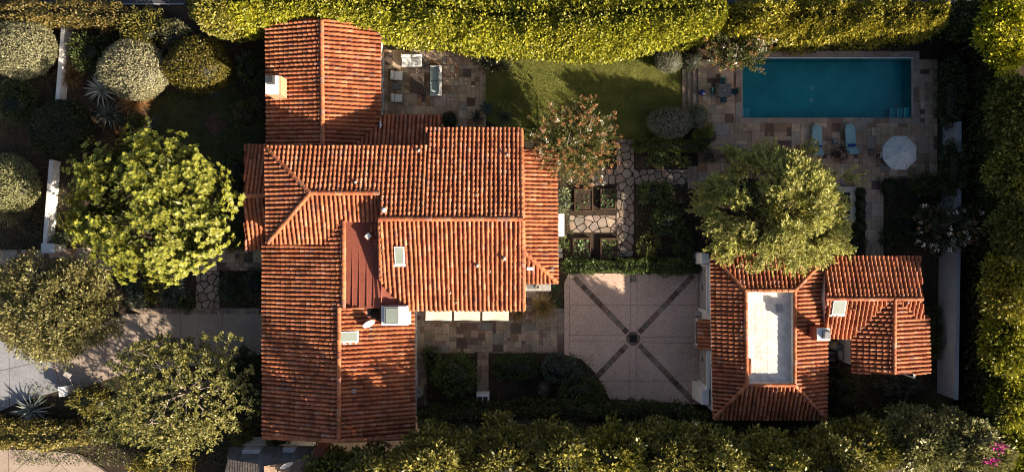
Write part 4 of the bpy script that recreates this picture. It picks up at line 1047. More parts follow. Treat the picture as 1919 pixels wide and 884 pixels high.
# ------------------------------------------------------------------ furniture (built at the origin, then set in place)
def place(root, px, py, z, rz=0.0, zt=.4):
    w = W(px, py, z + zt); root.location = (w.x, w.y, z); root.rotation_euler = (0, 0, rz); return root
def legs(root, xs, ys, h, r=.03, mat='wood'):
    for x in xs:
        for y in ys: mb = MB(); mb.box(x, y, 0, h, r * 2, r * 2); mb.build('leg', mat, root)
def sofa(label, w, d, seats, cat='sofa', name='outdoor_sofa', group=None, pad='seatpad', arms=True):
    """back along -y, facing +y"""
    root = thing(name, (0, 0, 0), label, cat, group)
    legs(root, (-w / 2 + .06, w / 2 - .06), (-d / 2 + .06, d / 2 - .06), .16)
    mb = MB(); mb.box(0, 0, .16, .27, w, d); mb.build('frame', 'wood', root)
    bw = .2; aw = .14 if arms else 0
    for k in range(seats):
        sw = (w - 2 * aw) / seats; x = -w / 2 + aw + sw * (k + .5)
        mb = MB(); mb.box(x, bw / 2, .272, .44, sw - .015, d - bw - .02, 0, (.5,) * 3, .97, .04); mb.build('seat_cushion', pad, root)
        mb = MB(); mb.box(x, -d / 2 + .1, .272, .78, sw - .015, .2, random.uniform(-.04, .04), (.5,) * 3, .93, .06); mb.build('back_cushion', 'cushion', root)
    if arms:
        for s in (-1, 1): mb = MB(); mb.box(s * (w / 2 - aw / 2), .0, .272, .6, aw, d - .02, 0, (.5,) * 3, .95, .04); mb.build('armrest', 'cushion', root)
    return root
place(sofa('white two-seat sofa nearest the bright hedge on the left patio', 1.55, .85, 2, arms=False, pad='cushion'), 772, 114, .05, PI)
place(sofa('long white sofa with a grey-green seat standing sideways on the left patio', 2.25, .88, 2), 817, 152, .05, PI / 2 )
place(sofa('small white patio armchair half in sun, the upper of the pair by the tiled wing', .68, .85, 1, 'armchair', 'patio_armchair', 'white patio armchairs', 'cushion', False), 744, 142, .05, -PI / 2 - .06)
place(sofa('small white patio armchair fully in shade, the lower of the pair by the tiled wing', .62, .80, 1, 'armchair', 'patio_armchair', 'white patio armchairs', 'cushion', False), 744, 184, .05, -PI / 2 + .02)
t = thing('coffee_table', (0, 0, 0), 'dark rectangular coffee table in front of the long white sofa', 'table'); mb = MB()
for k in range(7): mb.box(-.45 + k * .15, 0, .36, .41, .14, 1.42)
mb.build('tabletop', 'wood', t); legs(t, (-.44, .44), (-.62, .62), .36); place(t, 782, 155, .05)
t = thing('side_table', (0, 0, 0), 'small square wooden side table beside the white two-seat sofa', 'table'); mb = MB()
for k in range(4): mb.box(-.18 + k * .12, 0, .4, .44, .11, .48)
mb.build('tabletop', 'wood', t); legs(t, (-.19, .19), (-.19, .19), .4); place(t, 800, 116, .05)
t = thing('side_table', (0, 0, 0), 'low grey square table between the two white patio armchairs', 'table'); mb = MB(); mb.box(0, 0, .36, .42, .58, .54, 0, (.5,) * 3, 1, .02); mb.build('tabletop', 'slate', t); legs(t, (-.24, .24), (-.22, .22), .36); place(t, 744, 162, .05)
# pool terrace
t = thing('dining_table', (0, 0, 0), 'square grey table set between four green chairs left of the pool', 'table'); mb = MB(); mb.box(0, 0, .70, .74, .92, .92, 0, (.5,) * 3, 1, .015); mb.build('tabletop', 'slate', t); legs(t, (-.38, .38), (-.38, .38), .7, .03, 'grey_metal'); place(t, 1359, 170, TZ, 0, .7)
p = W(1358, 169, TZ + .8); root = thing('table_lantern', (p.x, p.y, TZ + .74), 'little brass lantern standing in the middle of the square grey table', 'lantern'); mb = MB(); mb.lathe((p.x, p.y, TZ + .742), [(.07, 0), (.07, .02), (.04, .04), (.04, .16), (.06, .17), (.01, .22)], 10); mb.build('body', 'beige_plastic', root)
def chair(label, px, py, rz, mat='teal_paint', group='green chairs round the pool table'):
    r = thing('terrace_chair', (0, 0, 0), label, 'chair', group); mb = MB(); mb.box(0, 0, .42, .46, .42, .42, 0, (.5,) * 3, 1, .015); mb.build('seat', mat, r)
    legs(r, (-.18, .18), (-.18, .18), .42, .016, mat)
    mb = MB(); mb.box(0, -.2, .5, .86, .42, .04); mb.box(-.19, -.2, .46, .5, .03, .03); mb.box(.19, -.2, .46, .5, .03, .03); mb.build('backrest', mat, r)
    for s in (-1, 1): mb = MB(); mb.box(s * .21, 0, .62, .65, .04, .36); mb.box(s * .21, .16, .46, .618, .03, .03); mb.build('armrest', mat, r)
    return place(r, px, py, TZ, rz, .5)
chair('green chair on the hedge side of the square grey pool table', 1355, 152, PI); chair('green chair on the left side of the square grey pool table', 1338, 171, -PI / 2)
chair('green chair between the square grey table and the pool edge', 1376, 172, PI / 2); chair('blue-green chair on the near side of the square grey pool table', 1356, 187, 0)
p = W(1317, 173, TZ + .4); root = thing('garden_stool', (p.x, p.y, TZ), 'round dark blue glazed garden stool left of the pool table', 'stool'); mb = MB(); mb.lathe((p.x, p.y, TZ), [(.14, 0), (.2, .1), (.225, .24), (.2, .38), (.15, .46), (.03, .47)], 18); mb.build('body', 'blue_glaze', root)
def lounger(label, px, py, rz, zt=.3):
    r = thing('sun_lounger', (0, 0, 0), label, 'sun lounger', 'blue sun loungers by the pool'); W_ = .76
    legs(r, (-.3, .3), (-.82, .0, .82), .26, .02, 'grey_metal'); mb = MB()
    for s in (-1, 1): mb.box(s * .36, 0, .26, .31, .04, 1.9)
    for k in range(5): mb.box(0, -.9 + k * .3, .262, .308, .68, .05)
    mb.build('frame', 'grey_metal', r)
    mb = MB(); mb.box(0, .28, .312, .42, W_, 1.36, 0, (.5,) * 3, .98, .03); mb.lathe((0, .93, .318), [(.36, 0), (.37, .06), (.34, .09)], 20) ; mb.build('seat_pad', 'teal_pad', r)
    mb = MB(); a = .42; y0, z0 = -.42, .32; L = .62; V = []
    for q, zz in ((0, 0), (1, 0), (1, .09), (0, .09)):
        for s in (-1, 1): V.append((s * (W_ / 2 + .02 * q), y0 - q * L * math.cos(a) - zz * math.sin(a), z0 + q * L * math.sin(a) + zz * math.cos(a)))
    mb.mesh(V, [(0, 1, 3, 2), (2, 3, 5, 4), (4, 5, 7, 6), (6, 7, 1, 0), (0, 2, 4, 6), (1, 7, 5, 3)]); mb.build('back_pad', 'teal_pad', r)
    mb = MB(); mb.box(0, -.95, .0, .52, .04, .03); mb.build('prop', 'dark_metal', r)
    place(r, px, py, TZ, rz, zt)
    c = Matrix.Rotation(rz, 3, 'Z') @ Vector((0, -.34, 0)); p = Vector(r.location) + c; tw = thing('rolled_towel', (p.x, p.y, TZ + .41), 'rolled blue towel on the ' + ('left' if px < 1550 else 'right') + ' sun lounger by the pool', 'towel', 'rolled blue towels on loungers'); d = Matrix.Rotation(rz, 3, 'Z') @ Vector((.27, 0, 0)); mb = MB(); q = Vector((p.x, p.y, TZ + .505)); mb.tube([q - d, q - d * .9, q + d * .9, q + d], [.06, .085, .085, .06], 12); mb.build('towel_roll', 'towel', tw)
lounger('pale blue sun lounger partly hidden under the feathery tree', 1531, 266, 0.0); lounger('pale blue sun lounger in full view near the white parasol', 1594, 264, .06)
t = thing('drinks_table', (0, 0, 0), 'small blue-grey table between the two sun loungers', 'table'); mb = MB(); mb.box(0, 0, .38, .42, .44, .44, 0, (.5,) * 3, 1, .012); mb.build('tabletop', 'slate', t); legs(t, (-.18, .18), (-.18, .18), .38, .016, 'grey_metal'); place(t, 1565, 265, TZ, 0, .4)
for i, (dx, dy, l) in enumerate(((-.09, .09, 'upper left glass of three on the drinks table'), (.06, .05, 'right glass of three on the drinks table'), (-.04, -.09, 'lower glass of three on the drinks table'))):
    p = Vector(t.location) + Vector((dx, dy, .42)); g_ = thing('glass_tumbler', tuple(p), 'clear white ' + l, 'glass', 'glasses on the drinks table'); mb = MB(); mb.lathe(tuple(p), [(.03, .001), (.04, .13), (.035, .13), (.027, .015)], 10); mb.build('body', 'white_paint', g_)
p = W(1693, 285, TZ + 2.5); um = thing('parasol', (p.x, p.y, TZ), 'large pale grey octagonal parasol open over the terrace table', 'parasol'); n = 8; Rr = M(34, TZ + 2.1)
mb = MB(); ph0 = PI / 8; rim = []
for k in range(n): a = ph0 + k * PI / 4; rim.append(Vector((p.x + Rr * math.cos(a), p.y + Rr * math.sin(a), TZ + 2.1)))
def canv(mb, ra, rb, za, zb, sag):
    for k in range(n):
        a0, a1 = ph0 + k * PI / 4, ph0 + (k + 1) * PI / 4; S = 5; V = []
        for i in range(S + 1):
            f = i / S; r = ra + (rb - ra) * f; z = za + (zb - za) * f
            for j in range(5):
                g_ = j / 4; x = r * ((1 - g_) * math.cos(a0) + g_ * math.cos(a1)); y = r * ((1 - g_) * math.sin(a0) + g_ * math.sin(a1)); V.append((p.x + x, p.y + y, z - sag * f * 4 * g_ * (1 - g_)))
        mb.mesh(V, [(i * 5 + j, i * 5 + j + 1, i * 5 + 6 + j, i * 5 + 5 + j) for i in range(S) for j in range(4)])
canv(mb, .30, Rr, TZ + 2.62, TZ + 2.1, .06); cv = mb.build('canopy', 'canvas', um)
mb = MB(); canv(mb, .02, .36, TZ + 2.78, TZ + 2.66, .01); mb.build('vent', 'canvas', cv)
mb = MB(); mb.lathe((p.x, p.y, TZ + 2.76), [(.035, 0), (.04, .05), (.01, .09)], 10); mb.build('finial', 'dark_metal', um)
for k in range(n):
    mb = MB(); a = ph0 + k * PI / 4; mb.tube([(p.x + .05 * math.cos(a), p.y + .05 * math.sin(a), TZ + 2.68), tuple(rim[k] + Vector((0, 0, .012)))], [.017, .014], 5); mb.build('rib', 'grey_metal', um)
mb = MB(); mb.tube([(p.x, p.y, TZ + .05), (p.x, p.y, TZ + 2.7)], [.028, .028], 10); mb.build('pole', 'grey_metal', um)
mb = MB(); mb.lathe((p.x, p.y, TZ), [(.3, 0), (.3, .05), (.06, .1)], 18); mb.build('base', 'dark_metal', um)
t = thing('dining_table', (0, 0, 0), 'round pale table sheltered under the grey parasol', 'table'); mb = MB(); mb.lathe((0, 0, .7), [(.55, 0), (.56, .02), (.55, .04)], 24); mb.build('tabletop', 'cushion', t)
for k in range(3): mb = MB(); a = k * 2.09; mb.tube([(.1 * math.cos(a), .1 * math.sin(a), .7), (.4 * math.cos(a), .4 * math.sin(a), 0)], [.025, .025], 6); mb.build('leg', 'grey_metal', t)
w = W(1693, 285, TZ + 1.2); t.location = (w.x, w.y + .02, TZ)
t.location.x += .0
chair('pale grey chair standing out to the left of the parasol', 1656, 290, -PI / 2, 'canvas', 'pale chairs under the parasol'); chair('pale grey chair mostly hidden under the lower left of the parasol', 1673, 309, -.5, 'canvas', 'pale chairs under the parasol')
c = W(1632, 286, TZ); root = thing('floor_grille', (c.x, c.y, TZ), 'dark square grille set in the terrace left of the parasol', 'grille'); mb = MB()
for k in range(5): mb.box(c.x - .2 + k * .1, c.y, TZ + .006, TZ + .02, .035, .6)
mb.box(c.x, c.y + .2, TZ + .006, TZ + .018, .5, .03); mb.box(c.x, c.y - .2, TZ + .006, TZ + .018, .5, .03); mb.build('grille_bars', 'dark_metal', root)
# pots and machines
def potted(label, px, py, z0, r, h, col, col2, pl_r, style='loose', L=.13, pm='pot'):
    w = W(px, py, z0 + h); root = thing('potted_plant', (w.x, w.y, z0), label, 'potted plant'); mb = MB(); mb.lathe((w.x, w.y, z0), [(r * .7, 0), (r * .95, h * .75), (r, h * .8), (r * 1.08, h), (r * .92, h), (r * .88, h * .86)], 18); mb.build('pot', pm, root)
    if pl_r:
        F = Fol(); canopy(F, (w.x, w.y, z0 + h + pl_r * .5), (pl_r, pl_r, pl_r * .8), 34, pl_r * .35, 12, L, L * .4, col, col2, hemi=-.5); F.build('foliage', 'leaf', root); mb = MB(); mb.tube([(w.x, w.y, z0 + h * .8), (w.x, w.y, z0 + h + pl_r * .5)], [.03, .02], 6); mb.build('stem', 'bark', root)
    return root
potted('dark red-leaved bushy potted plant between the sun loungers', 1570, 289, TZ, .26, .4, (.016, .008, .007), (.03, .012, .009), .55, pm='bark')
potted('terracotta pot of small green leaves on the terrace near the feathery tree', 1396, 290, TZ, .26, .42, (.03, .045, .012), (.07, .05, .02), .27)
potted('terracotta pot holding a small plant against the south wall of the house', 804, 685, 0, .24, .4, (.03, .05, .015), (.05, .07, .02), .22)
p = W(783, 735, .5); root = thing('stone_urn', (p.x, p.y, 0), 'round beige stone urn under the eave at the lower right of the house', 'urn'); mb = MB(); mb.lathe((p.x, p.y, 0), [(.22, 0), (.3, .2), (.36, .48), (.38, .55), (.24, .56), (.16, .46), (.1, .42)], 20); mb.build('body', 'stone_cap', root)
p = W(905, 748, .9); ac = thing('air_conditioner', (p.x, p.y, 0), 'white outdoor air conditioner standing before the dark hedge', 'air conditioner'); mb = MB(); mb.box(p.x, p.y, .0, .08, 1.0, .9); mb.build('pad', 'stone_cap', ac); mb = MB(); mb.box(p.x, p.y, .08, .9, .92, .78, 0, (.5,) * 3, 1, .03); mb.build('casing', 'white_paint', ac)
for s in (-1, 1):
    mb = MB()
    for k in range(6): mb.box(p.x + s * .2, p.y - .05 - .22 + k * .09, .902, .92, .3, .03)
    mb.box(p.x + s * .2, p.y - .05, .9005, .905, .33, .52); mb.build('fan_grille', 'dark_metal', ac)
# stepping stones and blocks by the east wall
for i, (x, y, lb) in enumerate(((1050, 469, 'upper square pale block of the pair at the foot of the east wing'), (1051, 479, 'lower square pale block of the pair at the foot of the east wing'))):
    p = W(x, y, .2); mb = MB(); mb.box(p.x, p.y, 0, .22, .36, .34, .03 * i, (.5,) * 3, .97, .03); tag(mb.build('stone_block', 'stone_cap', None, (p.x, p.y, 0)), lb, 'stone block', 'pale stone blocks by the east wing')
# raised timber vegetable beds with rows of seedlings
def veg(label, x0, y0, x1, y1, rows, cols, col, r=.13):
    a, b = W(x0, y1, .3), W(x1, y0, .3); root = thing('vegetable_bed', ((a.x + b.x) / 2, (a.y + b.y) / 2, 0), label, 'vegetable bed'); mb = MB(); t = .08
    cx, cy, sx, sy = (a.x + b.x) / 2, (a.y + b.y) / 2, b.x - a.x, b.y - a.y
    mb.box(cx, a.y + t / 2, 0, .3, sx, t); mb.box(cx, b.y - t / 2, 0, .3, sx, t); mb.box(a.x + t / 2, cy, 0, .297, t, sy - 2 * t); mb.box(b.x - t / 2, cy, 0, .297, t, sy - 2 * t); mb.build('timber_frame', 'mulch', root)
    mb = MB(); mb.box(cx, cy, 0, .24, sx - 2 * t - .004, sy - 2 * t - .004); mb.build('earth', 'soil', root)
    for i in range(cols):
        for j in range(rows):
            if random.random() < .14: continue
            F = Fol(); x = a.x + sx * (i + .6) / (cols + .2) + random.uniform(-.07, .07); y = a.y + sy * (j + .6) / (rows + .2) + random.uniform(-.07, .07); k = random.randint(6, 16); az = RNG.uniform(0, 6.28, k)
            F.leaves(np.tile([x + random.uniform(-.04, .04), y + random.uniform(-.04, .04), .24], (k, 1)), np.stack([np.cos(az), np.sin(az), RNG.uniform(.3, 1.2, k)], 1), np.tile([0, 0, 1.0], (k, 1)) + rdir(k) * .4, RNG.uniform(.6, 1.1, k) * r * random.uniform(.9, 1.8), r * .7, vary(col, .3), .25); F.build('seedling', 'leaf', root)
veg('timber vegetable bed of dark earth and sparse seedlings by the flowering tree', 1077, 354, 1112, 396, 4, 3, (.06, .09, .03)); veg('timber vegetable bed crowded with dark leaves beside the crossing path', 1126, 354, 1155, 392, 4, 3, (.045, .08, .03), .16)
veg('timber vegetable bed of pale loose lettuces nearest the east wing', 1074, 446, 1108, 484, 4, 4, (.10, .15, .06), .17); veg('timber vegetable bed of neat green seedling rows beside the path foot', 1126, 446, 1160, 484, 5, 5, (.07, .12, .03), .11)

# ------------------------------------------------------------------ plants
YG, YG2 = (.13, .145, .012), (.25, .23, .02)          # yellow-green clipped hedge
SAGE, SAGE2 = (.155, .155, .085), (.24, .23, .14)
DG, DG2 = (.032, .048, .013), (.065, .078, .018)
OL, OL2 = (.06, .065, .016), (.13, .115, .03)
# hedges round the property
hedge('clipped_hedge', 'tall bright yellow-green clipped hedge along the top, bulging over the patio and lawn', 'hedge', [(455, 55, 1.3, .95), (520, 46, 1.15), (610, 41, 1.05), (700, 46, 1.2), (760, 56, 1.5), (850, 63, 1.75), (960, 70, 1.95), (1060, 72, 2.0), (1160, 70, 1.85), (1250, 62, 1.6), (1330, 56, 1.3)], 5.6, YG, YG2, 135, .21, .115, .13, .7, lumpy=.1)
hedge('clipped_hedge', 'shaggy golden hedge at the top left corner block, beside the tiled north wing', 'hedge', [(408, 48, 1.3), (470, 46, 1.5), (500, 46, 1.2)], 5.9, (.10, .105, .015), (.2, .17, .03), 120, .22, .115, .2, .9, lumpy=.12)
hedge('clipped_hedge', 'loose gold-tipped hedge behind the far side of the pool', 'hedge', [(1325, 66, 1.1), (1420, 66, 1.25), (1520, 68, 1.25), (1620, 66, 1.2), (1690, 64, 1.1), (1716, 62, .9)], 4.9, (.125, .122, .013), (.26, .22, .022), 120, .22, .115, .22, 1.0, lumpy=.16)
hedge('clipped_hedge', 'dark shaded end of the back hedge at the top right corner', 'hedge', [(1716, 60, 1.0), (1790, 58, 1.1), (1850, 58, 1.1)], 4.6, DG, DG2, 95, .22, .11, .15, 1.0, lumpy=.1)  # leaf colour darkened to stand for the shade on this end
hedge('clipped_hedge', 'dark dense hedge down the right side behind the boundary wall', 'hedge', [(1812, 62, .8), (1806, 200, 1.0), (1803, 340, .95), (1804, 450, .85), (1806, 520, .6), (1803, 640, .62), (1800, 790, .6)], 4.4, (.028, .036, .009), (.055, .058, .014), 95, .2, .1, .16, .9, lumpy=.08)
hedge('clipped_hedge', 'mixed reddish low hedge along the road at the top left', 'hedge', [(-60, 40, .9), (40, 42, .9), (120, 38, .8), (200, 40, .85), (262, 44, .8)], 2.2, (.07, .065, .018), (.16, .11, .035), 105, .17, .09, .25, 1.2, lumpy=.2)
hedge('clipped_hedge', 'low flowering hedge between the agave and the lower left driveway', 'hedge', [(-60, 800, .95), (30, 806, 1.0), (90, 808, 1.0), (150, 806, .95), (196, 800, .8)], 1.5, (.085, .08, .02), (.17, .13, .035), 110, .16, .085, .25, 1.2, lumpy=.22)
hedge('low_hedge', 'low leafy hedge between the vegetable garden and the motor court', 'hedge', [(1052, 497, .42), (1120, 498, .45), (1200, 498, .5), (1260, 498, .45), (1316, 497, .45)], .95, (.032, .055, .012), (.075, .10, .02), 150, .15, .08, .22, 1.6, lumpy=.2)
hedge('low_hedge', 'low clipped boxwood hedge below the silvery round shrub', 'hedge', [(1182, 273, .42), (1230, 274, .45), (1285, 276, .45), (1322, 276, .42)], .8, (.055, .07, .010), (.10, .11, .02), 190, .12, .06, .08, 1.4)
hedge('low_hedge', 'short clipped box hedge stub lit bright green beside the terrace', 'hedge', [(1306, 244, .38), (1306, 258, .4), (1307, 270, .38)], .85, (.10, .12, .012), (.15, .16, .02), 200, .11, .06, .07, 1.4, z0=0)  # leaf colour brightened to stand for the sun on this part of the hedge
hedge('low_hedge', 'dark boxwood hedge under the flowering tree, left of the garden path', 'hedge', [(1052, 286, .4), (1100, 285, .45), (1154, 282, .42)], .8, DG, DG2, 170, .12, .06, .1, 1.4)
hedge('low_hedge', 'dark rectangular hedge in the bed below the south patio', 'hedge', [(924, 683, .95), (960, 684, 1.0), (1008, 686, .95)], 1.1, (.024, .042, .012), (.05, .07, .018), 150, .14, .07, .12, 1.3)
hedge('low_hedge', 'dark mounded shrubbery under the south row of trees, from the air conditioner to the yard', 'hedge', [(790, 778, .9), (880, 772, 1.1), (980, 768, 1.1), (1080, 768, 1.0), (1180, 770, .9), (1260, 770, .9), (1326, 790, .8), (1420, 800, .8), (1520, 800, .8), (1590, 785, .9), (1680, 775, .9), (1755, 772, .9)], 2.2, (.030, .040, .011), (.06, .065, .018), 120, .17, .085, .28, 1.0, lumpy=.2)
# row of trees along the bottom
BT = [(650, 852, 58, 44, 7.6, 'gold-tipped tree at the left end of the bottom row, touching the house corner'), (735, 836, 62, 48, 11.3, 'bushy tree below the house corner in the bottom row, second from the left'), (835, 800, 73, 57, 11.0, 'tall gold-lit tree below the air conditioner in the bottom row'),
      (935, 800, 71, 55, 10.4, 'yellowish tree under the south garden bed in the bottom row'), (1030, 800, 69, 55, 10.6, 'rounded tree below the grey ball shrub in the bottom row'), (1125, 802, 71, 52, 9.6, 'green tree below the left corner of the motor court'), (1215, 800, 69, 55, 9.6, 'clumpy tree below the middle of the motor court'),
      (1300, 806, 67, 48, 9.6, 'dense tree below the garage corner of the motor court'), (1390, 812, 67, 46, 10.5, 'olive tree just below the pool house roof'), (1470, 812, 67, 46, 11.2, 'pale-tipped tree below the right corner of the pool house roof'),
      (1560, 804, 69, 52, 6.8, 'gold-green tree below the dark yard shrub'), (1645, 796, 69, 55, 7.4, 'silvery broad tree below the dark side yard'), (1735, 806, 73, 61, 7.0, 'silvery olive tree at the right end of the bottom row')]
for i, (x, y, rx, ry, ht, lb) in enumerate(BT):
    k = random.uniform(.85, 1.15); sil = i >= 11
    c1 = (.088 * k, .096 * k, .022) if not sil else (.115, .122, .045); c2 = (.26 * k, .225 * k, .042) if not sil else (.21, .195, .075)
    # y is the photo row of the foot line; the crown is set over it
    f = W(x, y, 0); zc = ht * .55; py = 442 - f.y / ((H - zc) / H / PPM); pxx = 960 + f.x / ((H - zc) / H / PPM)
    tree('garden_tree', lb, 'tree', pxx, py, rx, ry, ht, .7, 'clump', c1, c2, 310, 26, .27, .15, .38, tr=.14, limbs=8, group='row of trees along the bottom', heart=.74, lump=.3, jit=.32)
# right hand belt of trees
for i, (x, y, rx, ry, ht, c1, c2, lb) in enumerate(((1880, 60, 62, 95, 6.8, (0.254, 0.263, 0.014), (0.473, 0.423, 0.024), 'bright yellow-green tree at the top right corner'), (1898, 205, 58, 74, 6.8, (0.085, 0.101, 0.017), OL2, 'darker tree below the bright one at the upper right edge'), (1900, 320, 60, 66, 6.9, (0.075, 0.094, 0.015), (0.270, 0.220, 0.036), 'dark tree with a gold crest on the right edge, level with the parasol'),
        (1906, 430, 60, 62, 6.9, (0.085, 0.101, 0.017), OL2, 'shaded green tree on the right edge, level with the big tree'), (1888, 530, 66, 70, 6.6, (0.152, 0.148, 0.018), (0.304, 0.263, 0.033), 'golden leafy tree on the right edge beside the white wall'), (1884, 640, 62, 74, 5.9, (0.152, 0.161, 0.015), (0.304, 0.287, 0.028), 'yellow-green tree on the right edge below the golden one'),
        (1890, 745, 62, 66, 5.2, (0.144, 0.161, 0.015), (0.287, 0.270, 0.028), 'yellow-green leafy tree at the right edge above the pink flowers'), (1892, 850, 62, 60, 4.5, (0.135, 0.152, 0.015), (0.270, 0.254, 0.028), 'low yellow-green tree at the bottom right corner'))):
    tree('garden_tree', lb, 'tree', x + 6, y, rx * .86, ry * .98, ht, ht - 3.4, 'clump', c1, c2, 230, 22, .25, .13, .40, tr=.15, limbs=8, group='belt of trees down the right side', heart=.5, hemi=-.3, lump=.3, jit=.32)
# tall trees beyond the right hand frame: they shade the pool
for i, (x, y, ht, hb, rr) in enumerate(((2125, 395, 12.8, 9.4, 75), (2130, 475, 14.4, 11.6, 90), (2135, 555, 16.0, 12.4, 110), (2140, 645, 17.0, 13.2, 120), (2145, 735, 17.4, 15.2, 115)  )):
    f = W(x, y, 0); zc = (ht + hb) / 2; s = (H - zc) / H / PPM; rr = rr / PPM / s
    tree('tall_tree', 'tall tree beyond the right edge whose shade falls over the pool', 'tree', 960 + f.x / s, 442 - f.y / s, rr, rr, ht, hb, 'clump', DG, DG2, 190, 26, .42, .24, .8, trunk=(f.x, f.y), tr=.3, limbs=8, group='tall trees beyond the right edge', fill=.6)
# round clipped shrubs
CL = dict(style='clip')
shrub('round_shrub', 'pale round clipped shrub cut by the left edge, near the top', 'shrub', 40, 92, 60, 56, 2.6, SAGE, SAGE2, L=.15, wd=.06, **CL)
shrub('round_shrub', 'silvery round clipped shrub above the agaves, largest dome at the upper left', 'shrub', 255, 132, 63, 53, 3.0, (.17, .165, .10), (.26, .245, .16), L=.15, wd=.06, amp=.07, **CL)
shrub('round_shrub', 'dark gold clipped shrub with gaps, right of the silvery dome', 'shrub', 369, 122, 60, 52, 3.0, (.055, .05, .010), (.13, .105, .015), L=.15, wd=.08, gap=.62, amp=.07, **CL)
shrub('round_shrub', 'pale clipped shrub on the left edge, level with the low wall, half in shade', 'shrub', 14, 343, 56, 54, 2.6, (.13, .135, .06), (.20, .20, .10), L=.15, wd=.065, **CL)
shrub('round_shrub', 'very dark round shrub in shade between the two white wall pieces', 'shrub', 113, 243, 56, 52, 2.5, (.022, .028, .009), (.04, .045, .012), L=.15, wd=.08, **CL)
shrub('round_shrub', 'silvery grey rounded shrub at the lawn corner by the steps', 'shrub', 1256, 230, 42, 29, 2.1, (.125, .13, .10), (.22, .22, .17), L=.12, wd=.05, amp=.05, **CL)
shrub('round_shrub', 'small smooth grey-green clipped ball beside the lawn steps', 'shrub', 1308, 218, 21, 22, 1.5, (.15, .16, .11), (.21, .215, .15), L=.09, wd=.04, amp=.02, z0=0, **CL)
shrub('round_shrub', 'silvery clipped shrub at the top of the lawn, tucked under the hedge', 'shrub', 1253, 114, 27, 24, 1.6, (.11, .115, .08), (.18, .18, .13), L=.11, wd=.05, amp=.08, **CL)
shrub('round_shrub', 'dark rounded shrub between the lawn steps and the hedge', 'shrub', 1294, 112, 20, 20, 1.5, (.04, .045, .028), (.07, .075, .05), L=.12, wd=.05, **CL)
shrub('round_shrub', 'grey ball shrub in the bark bed of the south garden', 'shrub', 1019, 729, 11, 14, .9, (.13, .11, .085), (.19, .165, .13), L=.08, wd=.035, **CL)
shrub('round_shrub', 'dark green ball on the patio beside the low tiled roof', 'shrub', 843, 225, 15, 15, 1.0, (.02, .03, .008), (.035, .045, .012), L=.1, wd=.05, **CL)
for x, y, r, lb in ((1612, 362, 10, 'topmost small dark box ball beside the spa'), (1612, 382, 10, 'second small dark box ball beside the spa'), (1612, 402, 10, 'third small dark box ball beside the spa'), (1610, 424, 14, 'larger dark box ball below the spa, at the end of its row')):
    shrub('box_ball', lb, 'shrub', x, y, r, r, .85, (.022, .034, .009), (.04, .055, .014), z0=.42, L=.09, wd=.045, group='box balls along the spa path', **CL)
shrub('box_ball', 'round dark box bush at the upper edge of the shaded bed by the path', 'shrub', 1668, 352, 15, 18, .9, (.022, .034, .009), (.04, .055, .014), z0=.42, L=.09, wd=.045, **CL)
